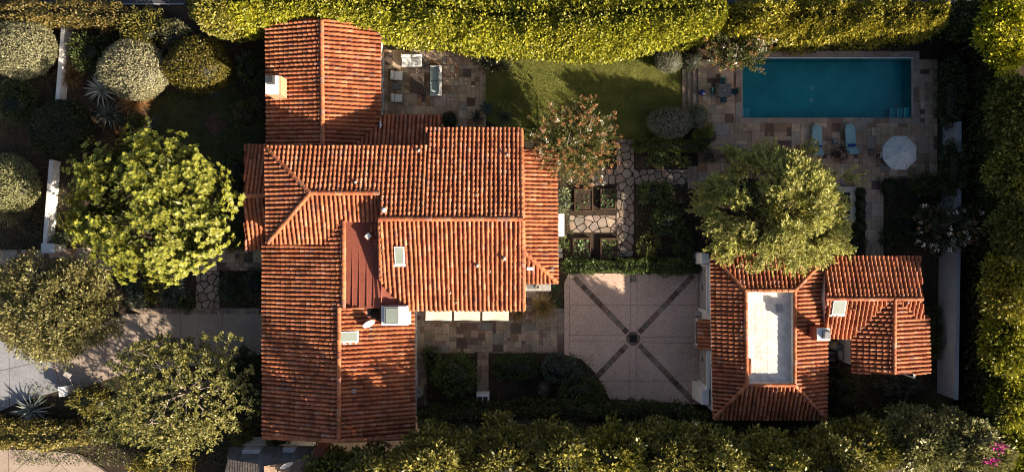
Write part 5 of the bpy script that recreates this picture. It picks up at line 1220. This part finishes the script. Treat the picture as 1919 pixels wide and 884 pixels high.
# loose shrubs
LS = [('sprawling dark shrub on the left edge below the pale dome', 30, 190, 48, 44, 1.6, DG, DG2, 0), ('dark leafy shrub at the top left behind the round shrubs', 165, 100, 40, 44, 1.8, (0.030, 0.045, 0.013), DG2, 0),
      ('gold and green loose bush under the road hedge, above the silvery dome', 270, 55, 52, 40, 2.6, (0.070, 0.070, 0.014), (0.170, 0.140, 0.025), 0), ('grey-green bush between the gold bush and the clipped hedge', 330, 70, 34, 34, 2.4, (0.060, 0.062, 0.035), (0.120, 0.115, 0.060), 0),
      ('loose dark bush with gold blossoms by the north wing wall', 465, 215, 32, 36, 2.0, (0.053, 0.060, 0.019), (0.070, 0.065, 0.020), 0), ('dark shaded bush beside the chimney of the north wing', 470, 130, 24, 34, 1.4, DG, DG2, 0), ('pale blue-green bush in the dark garden left of the chimney', 457, 120, 14, 18, 1.0, (0.060, 0.080, 0.060), (0.080, 0.100, 0.080), 0),
      ('low green bush behind the agave cluster in the left garden', 258, 230, 24, 20, 1.0, (0.050, 0.060, 0.015), (0.100, 0.100, 0.020), 0), ('dark shrub on the left, under the pale half-shaded dome', 60, 420, 26, 26, .9, (0.075, 0.060, 0.033), (0.100, 0.080, 0.040), 0),
      ('small grey-green mound at the foot of the white gate pillar', 115, 452, 14, 15, .8, (0.070, 0.090, 0.040), (0.110, 0.130, 0.060), 0), ('yellow-green low bush above the front path, left of the big round tree', 150, 428, 28, 22, 1.0, (0.060, 0.075, 0.014), (0.130, 0.130, 0.025), 0),
      ('blue-grey leafy bush left of the front crazy paving', 325, 545, 36, 28, .9, (0.068, 0.083, 0.068), (0.075, 0.085, 0.070), 0), ('yellow-flecked bush under the big round tree beside the drive', 290, 538, 22, 32, 1.0, (0.070, 0.080, 0.015), (0.170, 0.150, 0.025), 0), ('blue-green bush at the left end of the drive border', 258, 548, 22, 26, .9, (0.053, 0.075, 0.053), (0.060, 0.080, 0.055), 0),
      ('dark round bush touching the drive beside the crazy paving', 350, 570, 16, 14, .8, DG, DG2, 0), ('dark shrub just right of the front crazy paving', 432, 540, 24, 30, .8, (0.033, 0.048, 0.021), (0.060, 0.075, 0.038), 0), ('dark shrub under the house eave at the end of the drive border', 478, 530, 20, 34, 1.0, (0.038, 0.053, 0.030), (0.068, 0.083, 0.053), 0),
      ('dark shrub under the tiled bump-out on the left of the house', 445, 440, 26, 36, 1.6, DG, DG2, 0), ('dark shrub between the big round tree and the tiled bump-out', 445, 330, 22, 50, 1.8, (0.027, 0.039, 0.012), DG2, 0),
      ('gold-edged bush beside the lower left tree and the small pillar', 175, 752, 42, 36, 1.8, (0.075, 0.078, 0.018), (0.140, 0.110, 0.020), 0), ('dark bush under the lower left tree, near the agave', 220, 800, 60, 40, 1.7, (0.038, 0.048, 0.013), (0.083, 0.083, 0.021), 0), ('dark shrub in the shade between the lower left tree and the house', 455, 700, 34, 60, 2.2, (0.027, 0.039, 0.012), (0.053, 0.068, 0.018), 0),
      ('bright gold shrub at the lower left tree foot, near the bottom edge', 300, 868, 70, 26, 2.2, (0.085, 0.080, 0.014), (0.190, 0.155, 0.025), 0), ('small yellow-green bush hanging over the neighbour roof edge', 524, 826, 22, 16, 2.6, (0.060, 0.062, 0.014), (0.160, 0.130, 0.025), 0), ('small gold-flecked bush between the lower left tree and the house corner', 455, 812, 18, 24, 2.0, (0.083, 0.083, 0.021), (0.150, 0.120, 0.025), 0),
      ('large dark green shrub in the bed below the south patio', 853, 703, 46, 44, 2.0, (0.042, 0.069, 0.018), (0.060, 0.085, 0.020), 0), ('blue-grey spreading shrub beside the motor court', 1050, 690, 40, 30, 1.5, (0.045, 0.068, 0.051), (0.050, 0.070, 0.050), 0), ('broad green shrub at the lower left corner of the motor court', 1092, 736, 50, 32, 1.8, (0.045, 0.063, 0.018), (0.065, 0.075, 0.020), 0), ('low dark shrub at the left end of the south bed', 806, 664, 16, 14, .8, DG, DG2, 0),
      ('leafy green bush in the middle of the walled garden', 1228, 362, 34, 26, 1.3, (0.045, 0.075, 0.021), (0.070, 0.095, 0.020), 0), ('dark green bush below the leafy one in the walled garden', 1250, 412, 34, 34, 1.4, (0.038, 0.063, 0.019), (0.050, 0.070, 0.020), 0), ('low bush with yellow tips at the foot of the walled garden', 1215, 462, 24, 26, 1.1, (0.053, 0.068, 0.018), (0.090, 0.085, 0.018), 0), ('dark bush against the garage side hedge in the walled garden', 1280, 460, 26, 30, 1.3, (0.036, 0.057, 0.018), (0.050, 0.065, 0.018), 0),
      ('green bush in the strip bed below the low box hedge', 1235, 298, 26, 12, .8, (0.053, 0.083, 0.021), (0.080, 0.100, 0.020), 0), ('reddish-green bush right of the crossing path, under the box hedge', 1275, 300, 20, 13, .7, (0.068, 0.083, 0.024), (0.090, 0.090, 0.030), 0), ('pale grey-green bush against the wall of the east wing', 1056, 378, 15, 22, 1.1, (0.090, 0.110, 0.060), (0.140, 0.160, 0.090), 0), ('small green bush between the wall ledge and the stone blocks', 1056, 455, 11, 10, .7, (0.050, 0.070, 0.020), (0.090, 0.110, 0.030), 0),
      ('small bright yellow-green bush at the terrace edge by the grey ball', 1326, 243, 11, 11, .7, (0.100, 0.130, 0.012), (0.170, 0.180, 0.020), .42), ('dark green bush below the bright one at the terrace edge', 1327, 264, 13, 13, .7, (0.045, 0.075, 0.018), (0.070, 0.090, 0.020), .42), ('silvery bush at the terrace edge above the lower steps', 1330, 292, 15, 13, .8, (0.070, 0.075, 0.050), (0.120, 0.125, 0.090), .42),
      ('dark shrub beneath the parasol corner of the terrace', 1735, 345, 34, 24, 1.3, (0.045, 0.054, 0.015), (0.083, 0.087, 0.021), .42), ('dark shrub between the pool and the boundary wall', 1782, 175, 24, 84, 2.4, (0.030, 0.045, 0.017), (0.060, 0.075, 0.030), .42), ('dark shrub below the pool end, against the white wall', 1784, 315, 26, 66, 2.5, (0.030, 0.045, 0.015), (0.060, 0.075, 0.024), .42),
      ('wide dark shrub filling the bed right of the spa path', 1712, 425, 46, 40, 1.4, (0.021, 0.030, 0.012), (0.045, 0.054, 0.018), .42), ('light green leafy plant at the edge of the spa path', 1668, 440, 16, 22, .8, (0.035, 0.060, 0.018), (0.060, 0.090, 0.025), .42), ('dark bush under the feathery tree above the tiled ridge', 1600, 455, 24, 20, 1.0, DG, DG2, .42),
      ('dark brownish shrub in the yard between the two tiled wings', 1580, 722, 36, 34, 1.7, (0.053, 0.051, 0.018), (0.060, 0.055, 0.018), 0), ('grey-blue low shrub in the dark side yard', 1685, 722, 50, 18, 1.0, (0.045, 0.054, 0.045), (0.068, 0.078, 0.063), 0), ('dark shrub in the corner between the tiled wing and the white wall', 1750, 620, 14, 70, 1.2, (0.024, 0.033, 0.012), DG2, 0),
      ('dark shrub at the top of the terrace under the hedge, behind the pool', 1500, 84, 110, 10, 1.2, (0.033, 0.036, 0.015), (0.060, 0.060, 0.022), .42), ('dark shrub behind the right half of the pool, under the hedge', 1660, 82, 60, 10, 1.1, (0.033, 0.036, 0.015), (0.060, 0.060, 0.022), .42), ('grey spiky shrub under the hedge between patio and lawn', 925, 118, 40, 18, 1.2, (0.055, 0.060, 0.035), (0.120, 0.120, 0.070), 0)]
for lb, x, y, rx, ry, h, c1, c2, z in LS: shrub('garden_shrub', lb, 'shrub', x, y, rx, ry, h, c1, c2, z0=z, L=.17, wd=.085, lump=.24)
# agaves, aloes and grasses
AG, AG2 = (.10, .13, .12), (.17, .19, .17)
rosette('agave', 'large grey-green agave beside the lower left driveway apron', 'agave', 60, 768, 40, 46, 0, AG, AG2, .15, .85, .1, edge=(.5, .48, .40))  # pale edge colour stands for sunlit leaf halves
rosette('agave', 'pale agave with sunlight painted white on its leaves, below the silvery dome', 'agave', 190, 168, 36, 40, 0, (.24, .25, .19), (.40, .39, .31), .15, .8, .2, edge=(.62, .58, .48))  # leaf and edge colours raised to paint the sun on this plant
rosette('agave', 'grey agave cluster just below the white-lit agave', 'agave', 203, 213, 36, 40, 0, (.09, .11, .08), (.14, .15, .10), .11, .9, .1)
rosette('agave', 'small blue agave in the dark garden above the big round tree', 'agave', 284, 230, 20, 26, 0, (.045, .07, .062), (.06, .085, .075), .08, .7)
rosette('agave', 'small pale agave at the foot of the dark gold shrub', 'agave', 400, 175, 17, 22, 0, (.06, .085, .065), (.08, .10, .08), .08, .7)
rosette('agave', 'blue-green agave beside the patio edge and the lawn', 'agave', 912, 203, 20, 30, 0, (.05, .08, .065), (.07, .10, .085), .09, .75)
rosette('agave', 'spreading narrow-leaved agave right of the blue-green one', 'agave', 945, 220, 26, 44, 0, (.045, .062, .05), (.06, .08, .062), .05, .85)
rosette('agave', 'grey-green agave left of the blue-green one by the patio', 'agave', 893, 220, 20, 30, 0, (.035, .05, .042), (.05, .065, .05), .06, .85)
rosette('agave', 'spiky grey plant at the foot of the half-shaded dome on the left edge', 'agave', 45, 405, 20, 30, 0, (.09, .10, .07), (.13, .14, .10), .06, .8)
rosette('agave', 'green palm-like rosette between the house and the court, upper one', 'agave', 1043, 538, 15, 28, 0, (.03, .055, .022), (.05, .08, .03), .06, .8, .2)
rosette('agave', 'green palm-like rosette between the house and the court, lower one', 'agave', 1042, 566, 17, 30, 0, (.03, .055, .022), (.05, .08, .03), .06, .8, .2)
rosette('agave', 'blue agave in the shaded bed right of the spa', 'agave', 1718, 366, 20, 28, .42, (.03, .052, .048), (.04, .065, .06), .07, .75)
rosette('agave', 'dark blue agave beside the light green plant near the spa path', 'agave', 1660, 432 + 22, 15, 24, .42, (.025, .045, .04), (.035, .055, .05), .06, .75)
tuft('ornamental_grass', 'tan ornamental grass lit beside the low white wall', 'grass plant', 134, 142, 20, .9, 420, (.14, .085, .035), (.22, .13, .05))
tuft('ornamental_grass', 'orange-brown grass at the foot of the silvery dome', 'grass plant', 250, 188, 26, .8, 520, (.26, .13, .05), (.34, .19, .08))
tuft('ornamental_grass', 'straw-coloured grass at the top of the left white wall', 'grass plant', 145, 108, 18, .8, 300, (.10, .06, .03), (.16, .09, .04))
tuft('ornamental_grass', 'brown grass clump in the dark left of the big round tree', 'grass plant', 220, 258, 20, .8, 320, (.10, .055, .025), (.14, .08, .035))
tuft('ornamental_grass', 'curved golden grass clump on the south patio near the court', 'grass plant', 1018, 575, 20, .8, 460, (.20, .14, .05), (.30, .22, .08))
tuft('ornamental_grass', 'golden grass clump under the corner of the main roof', 'grass plant', 972, 588, 13, .6, 260, (.20, .13, .05), (.28, .20, .07))
tuft('ornamental_grass', 'dry cream grass on the left edge under the half-shaded dome', 'grass plant', 18, 398, 24, .6, 420, (.22, .18, .09), (.32, .26, .14))
# feature trees
def flowers(root, pts, col, r=.12, n=9, part='blossom'):
    for p in pts:
        F = Fol(); d = rdir(n); F.leaves(np.asarray(p) + d * r * .5, unit(d + np.array([0, 0, .5])), rdir(n), r * RNG.uniform(.9, 1.4, n), r * .8, col, .12); F.build(part, 'leafdull', root)
# 1 big round feathery tree left of the house
zt, zb = 8.2, 2.2; zc = 5.6
w = W(288, 390, zc); root = thing('feathery_tree', (w.x, w.y, 0), 'large round bright green feathery tree left of the main house', 'tree'); Rv = np.array([M(142, zc), M(136, zc), 2.5]); F = Fol()
cl = rdir(215); cl = cl[cl[:, 2] > -.25]; cl = cl * (RNG.uniform(.68, 1.03, len(cl)) * np.minimum(1 + .2 * wob(cl * 3, 2.2), 1.1))[:, None]
k = 2900; q = RNG.integers(0, len(cl), k); d = cl[q] + rdir(k) * RNG.uniform(.02, .23, k)[:, None]; C = np.array(w) + d * Rv; o = unit(d / Rv); o = unit(o + rdir(k) * .35 + np.array([0, 0, .3])); tc = np.clip(1 + RNG.normal(size=len(cl)) * .16, .6, 1.4)
for i in range(k):
    m = 13; az = RNG.uniform(0, 6.28) + np.arange(m) * 6.28 / m + RNG.normal(size=m) * .12
    t1 = np.cross(o[i], [0.3, .2, 1]); t1 /= np.linalg.norm(t1); t2 = np.cross(o[i], t1); sg = RNG.uniform(.8, 1.2)
    D = np.cos(az)[:, None] * t1 + np.sin(az)[:, None] * t2 + o[i] * RNG.uniform(.1, .8, m)[:, None]; tone = tc[q[i]] * np.clip(1 + RNG.normal() * .12, .7, 1.3)
    F.leaves(np.tile(C[i], (m, 1)), D, np.tile(o[i], (m, 1)), .25 * sg * RNG.uniform(.75, 1.15, m), .115 * sg, np.array((.122, .14, .022)) * tone, .16, (.215, .21, .032), .1)
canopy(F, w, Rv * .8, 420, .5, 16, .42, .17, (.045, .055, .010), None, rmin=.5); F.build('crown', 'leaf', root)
trunk_limbs(root, (w.x, w.y, 0), some(C, 12, w), .26, seed=11)
# 2 big narrow-leaved tree over the pool house
zc = 3.6; w = W(1452, 394, zc); root = thing('feathery_tree', (w.x - .3, w.y, 0.0), 'large pale narrow-leaved tree overhanging the pool house roof and the spa', 'tree'); Rv = np.array([M(150, zc) - .55, M(128, zc) - .55, 4.2]); F = Fol()
cl = rdir(150); cl = cl[cl[:, 2] > -.45]; cl = cl * (RNG.uniform(.6, 1.03, len(cl)) * (1 + .2 * wob(cl * 3 + 4, 1.6)))[:, None]; tc = np.clip(1 + RNG.normal(size=len(cl)) * .2, .55, 1.45)
k = 2400; q = RNG.integers(0, len(cl), k); d = cl[q] + rdir(k) * RNG.uniform(.0, .16, k)[:, None]; rho = np.minimum(np.hypot(d[:, 0], d[:, 1]), 1); d[:, 2] = np.where(d[:, 2] > 0, (1 - rho ** 1.35) * RNG.uniform(.72, 1.0, k), -.14 * RNG.random(k)); C = np.array(w) + d * Rv; C[:, 2] -= .10 * (C[:, 1] - w.y); o = unit(d / Rv + np.array([0, 0, .15])); oc = unit(cl / np.array([1, 1, 1.4]))   # a broad cone, leaning up over the roof   # the crown leans up over the roof
for i in range(k):                                                   # each spray: a shoot with leaves along it
    m = 22; sh = unit((oc[q[i]] * .9 + RNG.normal(size=3) * .45 + np.array([0, 0, .15]))[None])[0]; t = np.linspace(0, 1, m); Ls = RNG.uniform(.6, 1.05)
    P = C[i] + sh * (t * Ls)[:, None] - np.array([0, 0, 1]) * (t ** 2 * .16)[:, None]; D = sh * .8 + rdir(m) * .7; tone = tc[q[i]] * np.clip(1 + RNG.normal() * .12, .7, 1.3)
    F.leaves(P, D, np.tile([0, 0, 1.0], (m, 1)) + rdir(m) * .5, RNG.uniform(.18, .31, m), .07, np.array((.195, .205, .05)) * tone * (.75 + .4 * t)[:, None], .18, (.31, .29, .08))
canopy(F, np.array(w) + np.array([0, 0, 2.3]), Rv * np.array([.34, .34, .26]), 110, .45, 26, .26, .07, (.17, .18, .045), (.29, .27, .075), rmin=.5, spray=.3)
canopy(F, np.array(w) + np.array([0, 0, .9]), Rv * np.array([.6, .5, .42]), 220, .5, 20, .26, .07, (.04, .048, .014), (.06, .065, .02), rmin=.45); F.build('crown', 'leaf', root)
trunk_limbs(root, (w.x - .3, w.y, 0.0), some(C, 12, w), .24, seed=21)
# 3 crape myrtle by the east wing, and its twin behind the pool
def myrtle(label, x, y, rx, ry, zt, zb, n, z0, lean=(0, 0), fl=None, green=(.062, .066, .02), seedc=(.22, .115, .055), seeds=.5):
    zc = (zt + zb) / 2; w = W(x, y, zc); root = thing('crape_myrtle', (w.x - lean[0], w.y - lean[1], z0), label, 'tree'); Rv = np.array([M(rx, zc), M(ry, zc), (zt - zb) / 2]); F = Fol()
    d = rdir(n * 2); d = d[d[:, 2] > -.35][:n]; k = len(d); base = np.array([w.x, w.y, zb]); tips = np.array(w) + d * Rv * (RNG.uniform(.55, 1.08, k) * (1 + .15 * wob(d * 3 + 2, 2)))[:, None]
    for i in range(k):
        v = tips[i] - base; L = np.linalg.norm(v); v /= L; m = 48; t = RNG.uniform(.45, 1, m); P = base + v * (t * L)[:, None] + rdir(m) * .10
        F.leaves(P, v * .8 + rdir(m) * .7, rdir(m) + np.array([0, 0, .8]), RNG.uniform(.10, .18, m), .07, np.array(green) * np.clip(1 + RNG.normal() * .2, .5, 1.6), .3, np.array(green) * 1.9)
        if RNG.random() < seeds:
            m = 20; P = tips[i] + rdir(m) * .17 * RNG.random(m)[:, None] + v * .12; F.leaves(P, rdir(m) + v, rdir(m), .13, .075, seedc, .25, (.32, .17, .08))
    F.build('crown', 'leaf', root); trunk_limbs(root, (w.x - lean[0], w.y - lean[1], z0), some(tips, 10, w), .11, 'palebark', .3, seed=int(x))
    if fl:
        out = d[:, 2] > .0; q = tips[out]; idx = RNG.permutation(len(q))[:fl]; flowers(root, q[idx] + np.array([0, 0, .12]), (.66, .52, .48), .115, 11)
    return root
myrtle('crape myrtle with brown seed heads and pinkish blossoms, overhanging the east wing roof', 1074, 265, 86, 82, 6.2, 1.2, 520, 0, (.1, .1), 24, seeds=.42)
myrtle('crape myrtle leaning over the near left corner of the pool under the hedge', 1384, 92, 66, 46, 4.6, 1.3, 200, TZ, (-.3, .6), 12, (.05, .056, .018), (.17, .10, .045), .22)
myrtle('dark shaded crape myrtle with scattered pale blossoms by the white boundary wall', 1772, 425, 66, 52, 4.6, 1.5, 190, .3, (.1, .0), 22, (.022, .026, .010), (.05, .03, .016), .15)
# 4 olive-gold fine tree at the left
root, w, Rv, cc = tree('pepper_tree', 'wide olive-gold fine-leaved tree over the front path and drive', 'tree', 114, 578, 116, 98, 6.0, 1.5, 'clump', (.088, .088, .034), (.19, .165, .06), 420, 50, .21, .085, .40, tr=.2, limbs=12, lump=.3, up=.15, out=.35, jit=.34, rmin=.6)
# 5 pale-branched glossy tree lower left
zc = 4.6; w = W(330, 738, zc); root = thing('magnolia_tree', (w.x + .5, w.y, 0), 'wide glossy-leaved tree with pale bare branches at the lower left', 'tree'); Rv = np.array([M(124, zc), M(128, zc), 2.9]); F = Fol()
d = rdir(2600); d = d[d[:, 2] > -.3][:1150]; k = len(d); rad = (1 + .24 * wob(d * 3 + 8, 1.6)) * RNG.uniform(.62, 1.03, k); C = np.array(w) + d * Rv * rad[:, None]; o = unit(d / Rv)
bare = np.linalg.norm((C - np.array(w))[:, :2] - np.array([1.0, .3]), axis=1) < RNG.uniform(.2, 1.0, k); C, o = C[~bare], o[~bare]; k = len(C)
for i in range(k):
    m = 12; az = RNG.uniform(0, 6.28, m); D = np.stack([np.cos(az), np.sin(az), RNG.uniform(-.1, .7, m)], 1) + o[i] * .4
    F.leaves(np.tile(C[i], (m, 1)) + rdir(m) * .13, D, np.tile([0, 0, 1.0], (m, 1)) + rdir(m) * .5 + o[i] * .3, RNG.uniform(.14, .24, m), .11, np.array((.080, .086, .024)) * np.clip(1 + RNG.normal() * .2, .5, 1.6), .3, (.18, .16, .045))
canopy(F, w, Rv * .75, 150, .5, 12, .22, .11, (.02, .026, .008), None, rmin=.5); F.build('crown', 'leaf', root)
tops = some(C, 15, w); trunk_limbs(root, (w.x + .5, w.y, 0), [np.array(w) + (np.asarray(t) - np.array(w)) * 1.06 for t in tops], .17, 'palebark', .78, seed=5, zig=.5)
# 6 bougainvillea sprays at the lower right
for i, (x, y, lb) in enumerate(((1872, 838, 'upper spray of magenta bougainvillea at the lower right corner'), (1858, 866, 'lower spray of magenta bougainvillea at the lower right corner'))):
    w = W(x, y, 7.2); root = thing('bougainvillea', (w.x, w.y, 0), lb, 'flowering vine', 'bougainvillea at the lower right corner'); F = Fol(); n = 44; P = np.array(w) + RNG.normal(size=(n, 3)) * np.array([.26, .13, .14]); F.leaves(P, rdir(n) + np.array([0, 0, .6]), rdir(n), .15, .12, (.42, .02, .24), .2); F.build('foliage', 'leafdull', root)
    mb = MB(); mb.tube([(w.x, w.y, 0), (w.x + .2, w.y - .2, 3), tuple(w)], [.04, .03, .015], 6); mb.build('stem', 'bark', root)
# nobody could count the undergrowth in the beds
F = Fol()
for x0, y0, x1, y1, den, z in ((0, 60, 110, 470, 75, 0), (120, 60, 260, 300, 55, 0), (260, 150, 500, 190, 22, 0), (400, 60, 500, 270, 24, 0), (100, 280, 200, 460, 30, 0), (120, 440, 250, 462, 20, 0), (230, 508, 366, 577, 40, 0), (414, 508, 495, 577, 40, 0), (430, 280, 500, 470, 30, 0), (0, 528, 60, 640, 26, 0), (30, 755, 500, 870, 75, 0), (370, 664, 495, 840, 30, 0), (60, 715, 330, 790, 30, 0),
        (795, 662, 892, 760, 40, 0), (918, 715, 1060, 765, 10, 0), (1020, 664, 1110, 745, 40, 0), (1192, 348, 1308, 486, 42, 0), (1192, 284, 1290, 316, 38, 0), (1050, 300, 1105, 350, 28, 0), (1050, 350, 1075, 490, 20, 0), (1112, 350, 1126, 400, 16, 0), (1034, 526, 1057, 578, 34, 0), (1658, 338, 1765, 482, 46, .42), (1580, 420, 1620, 480, 40, .42), (1758, 70, 1770, 480, 40, .42), (1390, 52, 1730, 94, 22, .42), (1310, 345, 1560, 480, 20, .42), (1548, 690, 1790, 790, 26, 0), (1742, 480, 1764, 760, 14, 0), (1280, 60, 1310, 130, 34, 0), (830, 238, 1040, 262, 30, 0), (985, 262, 1050, 300, 28, 0), (760, 60, 1280, 96, 16, 0)):
    a, b = W(x0, y1, z), W(x1, y0, z); n = int((b.x - a.x) * (b.y - a.y) * den); X = RNG.uniform(a.x, b.x, n); Y = RNG.uniform(a.y, b.y, n); P = np.stack([X, Y, np.zeros(n)], 1)
    hh = np.clip(.16 + .22 * wob(P + 20, 1.2), .02, .5); P[:, 2] = z + hh * RNG.uniform(.5, 1, n)
    tone = np.clip(1 + .5 * wob(P * 1.0 + 40, .9), .4, 1.8)[:, None]; F.leaves(P, rdir(n) + np.array([0, 0, .5]), rdir(n) * .6 + np.array([0, 0, 1]), RNG.uniform(.09, .2, n), .07, np.array((.044, .060, .017)) * tone, .3, (.08, .085, .028))
tag(F.build('ground_cover', 'leaf'), 'low dark leafy ground cover filling the garden beds', 'ground cover', None, 'stuff')

F = Fol()
for x0, y0, x1, y1, n, z, ed in ((1062, 514, 1310, 752, 420, .05, 1), (240, 590, 495, 660, 160, .04, 0), (100, 620, 250, 730, 120, .04, 0), (715, 96, 910, 236, 140, .06, 1), (780, 580, 1055, 658, 160, .06, 1), (90, 468, 490, 505, 120, .06, 0), (1312, 235, 1755, 333, 120, .47, 0), (1625, 335, 1655, 478, 40, .47, 0)):
    X = RNG.random(n); Y = RNG.random(n)
    if ed: X = np.where(RNG.random(n) < .6, np.round(X) + (.5 - np.round(X)) * .25 * RNG.random(n) ** 1.5, X)
    a, b = W(x0, y1, z), W(x1, y0, z); P = np.stack([a.x + (b.x - a.x) * X, a.y + (b.y - a.y) * Y, np.full(n, z + .012)], 1)
    F.leaves(P, rdir(n) * np.array([1, 1, .15]), np.tile([0, 0, 1.0], (n, 1)) + rdir(n) * .3, RNG.uniform(.06, .14, n), .05, (.10, .06, .02), .4, (.16, .11, .03))
tag(F.build('fallen_leaves', 'leafdull'), 'dry fallen leaves scattered over the paving', 'fallen leaves', None, 'stuff')

# ------------------------------------------------------------------ camera and daylight
cam = bpy.data.cameras.new('camera'); cam.sensor_width = 36; cam.lens = 36 * PPM * H / 1919; cam.clip_end = 2000
co = bpy.data.objects.new('camera', cam); COL.objects.link(co); co.location = (0, 0, H); co.rotation_euler = (0, 0, 0); SC.camera = co
sd = Vector((SUN_AZ.x * math.cos(SUN_EL), SUN_AZ.y * math.cos(SUN_EL), math.sin(SUN_EL)))
sun = bpy.data.lights.new('sun', 'SUN'); sun.energy = 5.0; sun.angle = math.radians(.5); sun.color = (1.0, .86, .68)
so = bpy.data.objects.new('sun', sun); COL.objects.link(so); so.rotation_euler = sd.to_track_quat('Z', 'Y').to_euler(); so.location = sd * 60
wd = bpy.data.worlds.new('World'); SC.world = wd; wd.use_nodes = True; nt = wd.node_tree
sky = nt.nodes.new('ShaderNodeTexSky'); sky.sky_type = 'NISHITA'; sky.sun_disc = False; sky.sun_elevation = SUN_EL; sky.sun_rotation = math.atan2(SUN_AZ.x, SUN_AZ.y)
sky.air_density = .8; sky.dust_density = 2.5; sky.ozone_density = .3
bg = nt.nodes['Background']; nt.links.new(sky.outputs[0], bg.inputs['Color']); bg.inputs['Strength'].default_value = .055
SC.view_settings.view_transform = 'Standard'; SC.view_settings.look = 'None'; SC.view_settings.gamma = 1; SC.view_settings.use_curve_mapping = False; SC.view_settings.exposure = 1.4
SC.render.engine = 'CYCLES'; SC.cycles.use_denoising = True; SC.cycles.max_bounces = 6; SC.cycles.transparent_max_bounces = 8; SC.cycles.diffuse_bounces = 3; SC.cycles.use_adaptive_sampling = True; SC.cycles.pixel_filter_type = 'BLACKMAN_HARRIS'; SC.cycles.filter_width = 1.05
